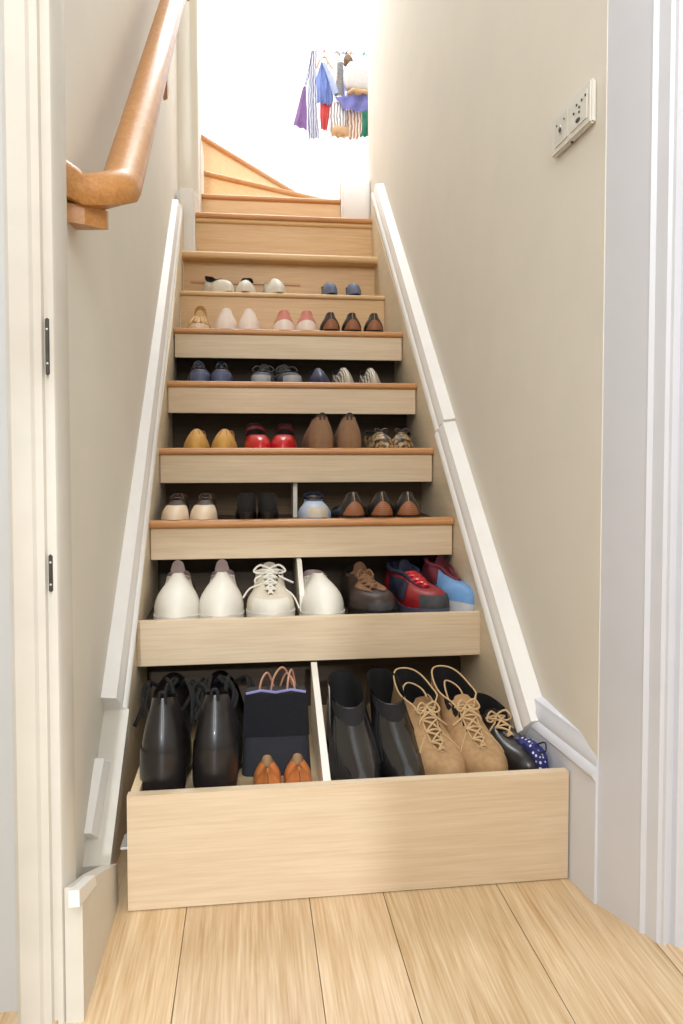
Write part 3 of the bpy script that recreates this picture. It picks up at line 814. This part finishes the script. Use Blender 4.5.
w4 = dup(w1, (at(319, 600, 1, T2+.14).x, T2+.142, Z2), .05, 'plain white slip-on sneaker just right of the lowest shelf divider', False)
for ch in list(w4.children):
    if ch.name.startswith('tongue'): bpy.data.objects.remove(ch, do_unlink=True)
w4.scale = (1, 1, .93)
w5 = shoe('walking_shoe', 'dark brown leather walking shoe with tan laced panel on the lowest shelf', 'shoe', None,
          spec(SNEAK, W=.112, L=.285, upper=dbr, lining=bsu, solem=bru, tongue=mbr, laces=mbr, nl=5, lr=.0034, bow=.02, t1=.72, hb=.07, hs=.064, ht=.042, toe=.046, key=.5,
               panels=[('eyelet_panel', mbr, .62, .90, .62, .97, .002), ('eyelet_panel', mbr, 1.10, 1.38, .62, .97, .002), ('toe_bumper', gry, .86, 1.14, 0, .16, .003)]))
place(w5, 366, T2+.147, Z2, .12, ypx=600)
w6 = shoe('running_shoe', 'red and navy running shoe with glossy red panels on the lowest shelf', 'trainer', None,
          spec(SNEAK, W=.112, L=.285, upper=redm, lining=navy, solem=K('slate_sole', (84, 88, 108), .6), tongue=navy, laces=redl, nl=5, lr=.0042, bow=0, t1=.74, hb=.078, hs=.068, ht=.044, toe=.044, key=.55, binding=navy, bind_r=.006,
               panels=[('toe_panel', gry, .80, 1.2, 0, .34, .002), ('side_panel', navy, .35, .66, .15, .8, .002), ('side_panel', navy, 1.34, 1.65, .15, .8, .002), ('white_flash', whs, .52, .60, .05, .6, .003)]))
place(w6, 414, T2+.147, Z2, .22, ypx=600)
w7 = shoe('blue_trainer', 'sky blue and burgundy trainer tilted against the right stair string', 'trainer', None,
          spec(SNEAK, W=.078, L=.27, upper=sky, lining=burg, solem=K('pale_sole', (206, 208, 210), .6), tongue=burg, laces=None, t1=.66, hb=.085, hs=.07, ht=.05, toe=.04, binding=burg, bind_r=.006,
               panels=[('black_stripe', bru, .62, .70, .05, .9, .002), ('heel_panel', burg, -.3, .3, .1, .95, .002), ('collar_panel', burg, .3, .52, .3, .97, .002), ('collar_panel', burg, 1.48, 1.7, .3, .97, .002)]))
place(w7, 444, T2+.15, Z2+.006, .22, ypx=600); w7.rotation_euler = (0, .22, .22)

# ---- step 3 ---------------------------------------------------------
def row(i): return (ZT(i)-.0195 if i < 7 else 1.4), YN(i)+.014
z3, t3 = row(3)
two = shoe('court_shoe', 'brown shoe with a cream toe, leftmost on the second shelf', 'shoe', 'brown cream-toed shoes on the second shelf',
           spec(PUMP, W=.078, rt=.36, pt=2, upper=dbr, lining=brn, solem=bru, heel=.012, t1=.56, hb=.06, hs=.048, ht=.058, toe=.046, c2t=.3, c3t=.2, key=.7, panels=[('toe_cap', crm, .70, 1.3, .10, .60, .0016)], laces=dbr, nl=2, lq=(.6, .8), bow=.016))
place(two, 177, t3+.123, z3, .02, ypx=505)
dup(two, (at(205, 505, 1, t3+.123).x, t3+.123, z3), 0, 'brown shoe with a cream toe, second from left on the second shelf', True)
stl = shoe('high_heel', 'black high heel with a pale insole on the second shelf, left of its pair', 'shoe', 'black high heels on the second shelf',
           spec(PUMP, L=.235, W=.07, upper=bsu, lining=crm, solem=bru, heel=.034, heel_t=.16, taper=.5, hb=.05, hs=.034, ht=.04, rt=.5, pt=1.25, t0=.05))
place(stl, 246, t3+.13, z3, BACK+.02, ypx=505)
dup(stl, (at(268, 505, 1, t3+.13).x, t3+.13, z3), BACK-.04, 'black high heel with a pale insole on the second shelf, right of its pair', True)
bw = shoe('plimsoll', 'pale blue slip-on shoe with a denim collar right of the second shelf divider', 'shoe', None,
          spec(PUMP, L=.25, W=.092, rt=.34, pt=2.2, upper=lbl, lining=tanl, solem=whs, heel=0, heelm=None, sole=.012, t1=.5, hb=.06, hs=.05, ht=.052, toe=.046, c2t=.3, c3t=.1, binding=navy, bind_r=.006, panels=[('toe_patch', K('beige_patch', (196, 186, 168), .7), .80, 1.12, .05, .34, .0016), ('collar', navy, .55, 1.45, .72, .98, .0015)]))
place(bw, 314, t3+.128, z3, -.06, ypx=505)
bh = shoe('block_heel', 'black leather shoe with a brown stacked heel, nearest the pale blue slip-on shoe', 'shoe', 'black shoes with brown stacked heels on the second shelf',
          spec(PUMP, L=.24, W=.090, wtab=[(0, .72), (.15, .78), (.36, .74), (.68, 1.0), (.82, .97), (1, .9)], upper=blk, lining=bsu, solem=bru, heel=.022, heelm=stk, heel_t=.24, taper=.97, hb=.062, hs=.036, ht=.034, sole=.005, t0=.07, rw=.020, counter=.006,
               panels=[('heel_cover', stk, -.17, .17, 0, .50, .0014, lambda i: max(.12, 1-(2*i-1)**2))], extra=[seam(tanl, 0, .5, .98, .0010, 'back_seam')]))
place(bh, 345, t3+.122, z3, BACK+.1, ypx=505)
dup(bh, (at(375, 505, 1, t3+.122).x, t3+.122, z3), BACK+.02, 'black leather shoe with a brown stacked heel, middle of three on the second shelf', True)
dup(bh, (at(402, 505, 1, t3+.122).x, t3+.122, z3), BACK-.05, 'black leather shoe with a brown stacked heel, rightmost on the second shelf')

# ---- step 4 ---------------------------------------------------------
z4, t4 = row(4)
mu = shoe('moccasin', 'mustard suede moccasin with a stitched toe, leftmost on the third shelf', 'shoe', 'mustard moccasins on the third shelf',
          spec(PUMP, L=.245, W=.08, rt=.4, pt=1.9, upper=must, lining=tanl, solem=cork, heel=.006, heelm=cork, t1=.6, hb=.066, hs=.052, ht=.072, toe=.052, c2t=.35, c3t=.1, extra=[seam(mustd, .90, .5, .98, .0011, 'stitch'), seam(mustd, 1.10, .5, .98, .0011, 'stitch')]))
place(mu, 197, t4+.123, z4, .03, ypx=437)
dup(mu, (at(225, 437, 1, t4+.123).x, t4+.123, z4), -.03, 'mustard suede moccasin with a stitched toe, beside the red strap shoes', True)
rd = shoe('strap_shoe', 'red shoe with an ankle strap on the third shelf, next to the mustard moccasins', 'shoe', 'red strap shoes on the third shelf',
          spec(PUMP, L=.24, W=.082, rt=.36, pt=1.9, upper=redl, lining=bsu, solem=bru, heel=.012, heelm=redl, t1=.66, key=None, rw=.030, hb=.082, hs=.040, ht=.056, toe=.044, c2t=.4, c3t=.05, extra=[strap(redl, .5, .009, .030)]))
place(rd, 257, t4+.12, z4, .08, ypx=437)
dup(rd, (at(284, 437, 1, t4+.12).x, t4+.12, z4), -.08, 'red shoe with an ankle strap on the third shelf, next to the taupe boots', True)
ta = shoe('suede_bootie', 'taupe suede ankle boot turned heel out on the third shelf, beside the red shoes', 'boot', 'taupe suede ankle boots on the third shelf',
          spec(BOOT, L=.24, W=.088, upper=taup, lining=bsu, solem=cork, heel=.006, heelm=taup, hb=.100, hs=.09, ht=.094, t0=.07, t1=.5, rw=.021, wtab=[(0, .78), (.15, .84), (.36, .74), (.68, 1), (.82, .97), (1, .9)], extra=[pull_tab(dbr, .007), seam(mustd, 0, .05, .97, .001, 'back_seam')], binding=dbr))
place(ta, 317, t4+.122, z4, BACK+.06, ypx=437)
dup(ta, (at(347, 437, 1, t4+.122).x, t4+.122, z4), BACK-.06, 'taupe suede ankle boot turned heel out on the third shelf, beside the leopard flats', True)
lp = shoe('leopard_flat', 'leopard print flat on the third shelf, next to the taupe boots', 'shoe', 'leopard print flats on the third shelf',
          spec(PUMP, L=.235, W=.08, rt=.36, pt=1.9, upper=leop, lining=bsu, solem=cork, heel=.004, heelm=cork, t1=.62, hb=.066, hs=.05, ht=.066, toe=.046, binding=dbr, extra=[bow(dbr)]))
place(lp, 378, t4+.12, z4, .08, ypx=440)
l2 = dup(lp, (at(402, 440, 1, t4+.125).x, t4+.125, z4+.0), -.25, 'leopard print flat at the right end of the third shelf, turned aside', True)

# ---- step 5 ---------------------------------------------------------
z5, t5 = row(5)
ns = shoe('lace_up_sneaker', 'navy lace-up sneaker with pale toe, leftmost on the fourth shelf', 'sneaker', 'navy lace-up sneakers on the fourth shelf',
          spec(SNEAK, L=.25, W=.08, upper=navy, solem=K('dusty_blue_sole', (150, 156, 178), .6), laces=gry, nl=3, tongue=navy, hb=.074, hs=.062, ht=.048, toe=.044, sole=.016, rw=.026, bow=.018, panels=[('toe_cap', K('blue_grey_toe', (84, 92, 122), .5), .78, 1.22, 0, .3, .0014)]))
place(ns, 199, t5+.13, z5, .1, ypx=372)
dup(ns, (at(221.5, 372, 1, t5+.13).x, t5+.13, z5), .03, 'navy lace-up sneaker with pale toe, second from left on the fourth shelf', True)
gn = shoe('lace_up_sneaker', 'charcoal sneaker with raised dark laces, third from left on the fourth shelf', 'sneaker', 'charcoal sneakers on the fourth shelf',
          spec(SNEAK, L=.25, W=.084, upper=gry, solem=grl, laces=gry, nl=4, tongue=gry, hb=.066, hs=.056, ht=.042, toe=.040, sole=.014, rw=.03, bow=.036, panels=[('toe_cap', grl, .80, 1.2, 0, .26, .0014)]))
place(gn, 263, t5+.13, z5, -.08, ypx=372)
dup(gn, (at(287, 372, 1, t5+.13).x, t5+.13, z5), .12, 'charcoal sneaker with raised dark laces, beside the plain navy flat', True)
nf = shoe('pointed_flat', 'plain navy leather flat in the middle of the fourth shelf', 'shoe', None, spec(PUMP, upper=nvyl, lining=bsu, W=.084, rt=.42, pt=1.6, heel=.008, ht=.072, hb=.07, toe=.044, t1=.58, hs=.05))
place(nf, 318, t5+.123, z5, 0, ypx=372)
bwf = shoe('pointed_flat', 'black and silver striped pointed flat on the fourth shelf, next to the navy flat', 'shoe', 'black and silver pointed flats on the fourth shelf',
           spec(PUMP, upper=silv, lining=bsu, W=.078, rt=.5, pt=1.5, heel=.010, ht=.074, hb=.07, toe=.042, t1=.58, hs=.05, panels=[('toe_cap', K('pewter_toe', (186, 178, 160), .4), .84, 1.16, 0, .34, .0014)], binding=bru))
place(bwf, 343, t5+.123, z5, .04, ypx=372)
dup(bwf, (at(370, 372, 1, t5+.123).x, t5+.123, z5), -.02, 'black and silver striped pointed flat at the right end of the fourth shelf', True)

# ---- step 6 ---------------------------------------------------------
z6, t6 = row(6)
go = shoe('gladiator_sandal', 'gold strappy sandal with a pale toe, leftmost on the fifth shelf', 'sandal', None,
          spec(PUMP, L=.24, W=.088, rt=.34, pt=2.0, upper=K('gold_mesh', (176, 128, 66), .5), lining=brn, solem=crm, heel=.006, heelm=crm, sole=.012, t1=.6, key=.8, hb=.07, hs=.05, ht=.066, toe=.036, rw=.028,
               panels=[('toe_band', crm, .76, 1.24, 0, .22, .002)],
               extra=[strap(gold, .62, .012, .050, 'strap'), strap(gold, .76, .010, .042, 'strap'), strap(gold, .88, .010, .03, 'strap'), seam(gold, .80, .25, .98, .004, 'strap'), seam(gold, .93, .3, .98, .004, 'strap'), seam(gold, 1.07, .3, .98, .004, 'strap'), seam(gold, 1.2, .25, .98, .004, 'strap')]))
place(go, 200, t6+.122, z6, .0, ypx=318)
pk = shoe('pointed_flat', 'very pale blush shoe seen from its heel, left of two beside the gold sandal', 'shoe', 'pale blush shoes on the fifth shelf', spec(PUMP, upper=blush, lining=crm, solem=crm, heelm=crm, W=.092, wtab=[(0, .74), (.15, .82), (.36, .74), (.68, 1.0), (.82, .97), (1, .9)], rt=.5, pt=1.5, heel=.018, ht=.07, toe=.042, t1=.58, hs=.05, hb=.072, t0=.05, rw=.023))
place(pk, 225, t6+.123, z6, BACK+.08, ypx=318)
dup(pk, (at(251, 318, 1, t6+.123).x, t6+.123, z6), BACK-.08, 'very pale blush shoe seen from its heel, right of two beside the gold sandal', True)
pn = shoe('pointed_flat', 'pink shoe with a pale heel, left of its pair on the fifth shelf', 'shoe', 'pink shoes with pale heels on the fifth shelf',
          spec(PUMP, upper=pink, lining=crm, solem=crm, heelm=crm, W=.092, wtab=[(0, .74), (.15, .82), (.36, .74), (.68, 1.0), (.82, .97), (1, .9)], rt=.46, pt=1.6, heel=.018, ht=.07, toe=.038, t1=.58, hs=.05, hb=.070, t0=.05, rw=.023, panels=[('heel_counter', blush, -.3, .3, 0, .4, .0012, lambda i: max(.15, 1-(2*i-1)**2))]))
place(pn, 281.5, t6+.123, z6, BACK+.05, ypx=318)
dup(pn, (at(306, 318, 1, t6+.123).x, t6+.123, z6), BACK-.05, 'pink shoe with a pale heel, next to the black heels on the fifth shelf', True)
b6 = dup(bh, (at(326.5, 318, 1, t6+.122).x, t6+.122, z6), BACK+.05, 'black shoe with a brown stacked heel on the fifth shelf, next to the pink flats', False, 'black shoes with brown stacked heels on the fifth shelf')
dup(bh, (at(348.5, 318, 1, t6+.122).x, t6+.122, z6), BACK, 'black shoe with a brown stacked heel, middle of three on the fifth shelf', True, 'black shoes with brown stacked heels on the fifth shelf')
dup(bh, (at(371, 318, 1, t6+.122).x, t6+.122, z6), BACK-.05, 'black shoe with a brown stacked heel, rightmost on the fifth shelf', False, 'black shoes with brown stacked heels on the fifth shelf')

# ---- step 7 (top shelf) ----------------------------------------------
z7, t7 = row(7)
wb = shoe('slingback', 'white shoe with a black trim lying turned, leftmost on the top shelf', 'shoe', 'white shoes with dark trim on the top shelf',
          spec(PUMP, L=.215, W=.084, rt=.4, pt=1.8, upper=whl, lining=bsu, solem=crm, heelm=crm, heel=.01, ht=.062, hs=.054, hb=.085, toe=.044, t1=.6, binding=bru, bind_r=.003, panels=[('dark_trim', bru, .48, .60, .1, .97, .0015)]))
place(wb, 219, t7+.098, z7, .5, ypx=285)
dup(wb, (at(246, 285, 1, t7+.098).x, t7+.098, z7), -.05, 'white shoe with a black opening, second from left on the top shelf', True)
cw = shoe('pointed_flat', 'plain white flat, third from left on the top shelf', 'shoe', None, spec(PUMP, L=.215, upper=whl, lining=crm, solem=crm, heelm=crm, W=.086, rt=.4, pt=1.8, ht=.072, toe=.042, t1=.58, hs=.055, hb=.07, heel=.01))
place(cw, 274, t7+.098, z7, .2, ypx=285)
bl = shoe('ballet_flat', 'small slate blue flat near the right end of the top shelf, left of its pair', 'shoe', 'slate blue flats on the top shelf',
          spec(PUMP, L=.20, W=.06, rt=.36, pt=2, upper=slate, lining=navy, solem=navy, heelm=navy, heel=.004, ht=.062, hs=.05, hb=.064, toe=.042, t1=.6, key=.8))
place(bl, 329, t7+.095, z7, .03, ypx=285)
dup(bl, (at(353, 285, 1, t7+.095).x, t7+.095, z7), -.03, 'small slate blue flat near the right end of the top shelf, right of its pair', True)

# ------------------------------------------------------------------ clothes rail on the landing
YC = 4.62
RZ = 3.215
cr = thing('clothes_rail', 'thin white rail across the bright landing, holding bags and clothes', 'rail', (.3, YC, RZ))
def crp(n, bm, m):
    o = obj(n, bm, m, cr); o.matrix_parent_inverse = Matrix.Translation((-.3, -YC, -RZ)); return o
crp('pole', tube(B(), [(-.11, YC, RZ), (1.0, YC, RZ)], .007, 10), K('grey_rail', (226, 228, 230), .5))
for x in (-.11, 1.0): crp('upright', tube(B(), [(x, YC, RZ), (x, YC, 2.12)], .007, 8), M_back)
def pt(x, y, Y=YC): return at(x, y, 1, Y)
def cloth(outline_l, outline_r, Y, folds=3, amp=.012, ny=14, nx=16, thick=.004):
    """hanging cloth between two photo-measured side lines (top to bottom)"""
    def li(tab, v):
        k = v*(len(tab)-1); i = min(int(k), len(tab)-2); f = k-i
        return Vector(tab[i]).lerp(Vector(tab[i+1]), f)
    Lp = [pt(*p, Y) for p in outline_l]; Rp = [pt(*p, Y) for p in outline_r]
    def fn(i, j):
        p = li(Lp, j).lerp(li(Rp, j), i); p.y += amp*math.sin(folds*2*PI*i+2*j)*(0.3+.7*j)-.01*j
        return p
    return grid(B(), fn, nx, ny, thick)
cg = 'clothes and bags on the landing rail'
def hang(name, label, cat, x, Y=YC): return thing(name, label, cat, (pt(x, 51, Y).x, Y, RZ), 0, cg)
def ch(root, n, bm, m):
    o = obj(n, bm, m, root); o.matrix_parent_inverse = Matrix.Translation(-root.location); return o
def loop(x, y1, Y=YC, w=4):
    a = pt(x, y1, Y); r = []
    top = Vector((a.x, YC, RZ))
    return tube(B(), smooth_path([a+Vector((-.006, 0, 0)), top+Vector((-.012, -.012, -.03)), top+Vector((-.006, -.012, .0)), top+Vector((0, 0, .011)), top+Vector((.006, .012, 0)), top+Vector((.012, .012, -.03)), a+Vector((.006, 0, 0))], 5), .003)
purple = K('purple_cloth', (160, 124, 172), .7, scale=30, amt=.2)  # cloth colours paled toward white, overexposure haze put into them
blue = K('cornflower_cloth', (150, 166, 214), .7, scale=20, amt=.25)
scarfm = K('monochrome_scarf', (222, 220, 226), .75, kind='stripes', rgb2=(150, 150, 164), scale=22, axis=0)
redc = K('red_cloth', (220, 104, 98), .7, scale=25, amt=.15)
greyb = K('grey_ribbed_knit', (168, 164, 160), .7, kind='stripes', rgb2=(112, 110, 110), scale=40, axis=2)
whitef = K('white_fleece', (206, 200, 194), .9, scale=50, amt=.1, bump=.3)
viol = K('violet_sash', (142, 140, 200), .6, scale=20, amt=.3)
ptn = K('patterned_bag', (222, 214, 200), .7, kind='stripes', rgb2=(176, 124, 92), scale=16, axis=0)
grn = K('green_cloth', (96, 166, 140), .7, scale=20, amt=.2)
tanb = K('tan_bag_leather', (186, 146, 100), .6, scale=20, amt=.2)
r = hang('tote_bag', 'purple bag hanging by a long strap, leftmost on the landing rail', 'bag', 308, YC-.02)
ch(r, 'body', cloth([(303, 87), (298, 106), (293, 126)], [(306, 86), (307, 108), (307, 131)], YC-.02, 2, .01), purple)
a = pt(304.5, 87, YC-.02); top = Vector((pt(312, 52).x, YC, RZ))
ch(r, 'strap', tube(B(), smooth_path([a, top+Vector((0, -.014, -.02)), top+Vector((0, 0, .011)), top+Vector((.004, .014, -.03)), a+Vector((.012, .02, .02))], 6), .0032), K('dark_strap', (86, 80, 96), .6))
r = hang('scarf', 'long white and charcoal scarf hanging next to the purple bag', 'scarf', 314)
ch(r, 'cloth', cloth([(310, 51), (308, 90), (307, 118), (309, 140)], [(317, 51), (316, 90), (318, 118), (320, 139)], YC-.012, 2, .012), scarfm); ch(r, 'loop', loop(313.5, 54, YC-.012), scarfm)
r = hang('shirt', 'cornflower blue shirt on a wooden hanger beside the long scarf', 'shirt', 324)
ch(r, 'body', cloth([(321, 62), (316, 78), (317, 104)], [(323, 62), (334, 84), (333, 106)], YC-.04, 3, .014), blue)
ch(r, 'sleeve', cloth([(322, 62), (327, 76), (333, 96)], [(326, 63), (334, 78), (339, 93)], YC-.06, 1, .006), K('pale_blue_sleeve', (196, 204, 228), .7))
a = pt(320, 60, YC-.04); b = pt(331, 67, YC-.04); c = pt(325, 57, YC-.02); hk = Vector((c.x, YC, RZ))
ch(r, 'hanger', tube(B(), smooth_path([a+Vector((-.02, 0, -.05)), a, c, b, b+Vector((.012, 0, -.004))], 5), .006), M_tread)
ch(r, 'hook', tube(B(), smooth_path([c, hk+Vector((0, -.012, -.01)), hk+Vector((0, 0, .011)), hk+Vector((0, .012, 0))], 5), .002), M_steel)
r = hang('red_scarf', 'short red cloth showing below the blue shirt', 'scarf', 326, YC-.02)
ch(r, 'cloth', cloth([(320, 103), (320, 117), (321, 130)], [(332, 104), (329, 117), (327, 132)], YC-.02, 2, .012), redc)
ch(r, 'loop', loop(326, 105, YC-.02), redc)
r = hang('knit_belt', 'grey ribbed knit band hanging right of the blue shirt', 'belt', 340, YC-.05)
ch(r, 'cloth', cloth([(337, 62), (337, 80), (334, 97)], [(343, 62), (343, 80), (345, 97)], YC-.05, 1, .008), greyb)
ch(r, 'loop', loop(340, 64, YC-.05), greyb)
r = hang('brown_pompom', 'small brown fur pompom on top of the landing rail', 'pompom', 348, YC-.03)
bm = B(); bmesh.ops.create_icosphere(bm, subdivisions=3, radius=.028)
for v in bm.verts: v.co = v.co*(1+.12*random.uniform(-1, 1)); v.co.z *= 1.4; v.co += pt(348, 61, YC-.03)
ch(r, 'fur', bm, K('brown_fur', (122, 98, 74), .9, scale=80, amt=.3)); ch(r, 'loop', loop(348, 58, YC-.03), M_hole)
r = hang('fleece_bag', 'white fleece bag with a brown lower edge at the right end of the rail', 'bag', 358, YC-.04)
def blob(x0, x1, y0, y1, Y, d=.04):
    a = pt(x0, y0, Y); b = pt(x1, y1, Y); cc = (a+b)/2; bm = B()
    bmesh.ops.create_uvsphere(bm, u_segments=24, v_segments=14, radius=1)
    for v in bm.verts:
        n = [abs(k)**.6*(1 if k > 0 else -1) for k in v.co]
        v.co = cc+Vector((n[0]*abs(b.x-a.x)/2, n[1]*d, n[2]*abs(a.z-b.z)/2+.008*math.sin(n[0]*9)))
    return bm
ch(r, 'body', blob(343, 374, 63, 94, YC-.04), whitef)
ch(r, 'trim', blob(346, 374, 90, 97, YC-.05, .036), tanb)
ch(r, 'loop', loop(356, 66, YC-.04), whitef)
r = hang('violet_sash', 'violet blue sash slung under the white fleece bag', 'sash', 352, YC-.06)
ch(r, 'cloth', cloth([(334, 97), (341, 104), (342, 110)], [(374, 92), (374, 104), (374, 113)], YC-.07, 2, .012, nx=20), viol)
ch(r, 'loop', loop(346, 98, YC-.08), viol)
r = hang('tan_bag', 'grey and tan slouchy bag hanging low beneath the knit band', 'bag', 337, YC-.06)
ch(r, 'body', blob(329, 346, 102, 135, YC-.03, .03), K('grey_print_bag', (206, 200, 196), .7, kind='stripes', rgb2=(130, 120, 116), scale=18, axis=0))
ch(r, 'base', blob(331, 349, 126, 137, YC-.03, .033), tanb)
ch(r, 'strap', loop(338, 106, YC-.03), tanb)
r = hang('patterned_bag', 'brown and cream striped bag hanging below the violet sash', 'bag', 352, YC-.02)
ch(r, 'body', blob(343, 362, 109, 139, YC-.0, .03), ptn); ch(r, 'strap', loop(352, 112, YC-.0), tanb)
r = hang('green_scarf', 'green cloth at the far right end below the violet sash', 'scarf', 365, YC)
ch(r, 'cloth', cloth([(359, 110), (359, 124), (360, 138)], [(372, 110), (372, 124), (370, 137)], YC+.04, 2, .012), grn); ch(r, 'loop', loop(364, 112, YC+.04), grn)

# ------------------------------------------------------------------ light
def area(name, loc, rot, size, power, col=(1, 1, 1), sy=None):
    l = bpy.data.lights.new(name, 'AREA'); l.energy = power; l.color = col; l.size = size
    if sy: l.shape = 'RECTANGLE'; l.size_y = sy
    o = bpy.data.objects.new(name, l); C.objects.link(o); o.location = loc; o.rotation_euler = rot; return o
w = bpy.data.worlds.new('world'); bpy.context.scene.world = w; w.use_nodes = True
bg = w.node_tree.nodes['Background']; bg.inputs[0].default_value = (.97, .98, 1, 1); bg.inputs[1].default_value = 1.25
area('landing_window', (.3, 4.35, 4.5), (0, 0, 0), 1.4, 78, (.96, .98, 1))
area('hall_fill', (-.05, -1.3, 2.5), (math.radians(66), 0, 0), 1.3, 54, (1, .97, .93))  # unseen area light added as frontal fill for the upper steps
s = bpy.data.lights.new('sun', 'SUN'); s.energy = 1.25; s.angle = math.radians(1.6); s.color = (.84, .92, 1)
so = bpy.data.objects.new('sun', s); C.objects.link(so); so.rotation_euler = (math.radians(90-21), 0, 0)
vs = bpy.context.scene.view_settings
vs.view_transform = 'Standard'; vs.look = 'None'; vs.exposure = 0; vs.gamma = 1
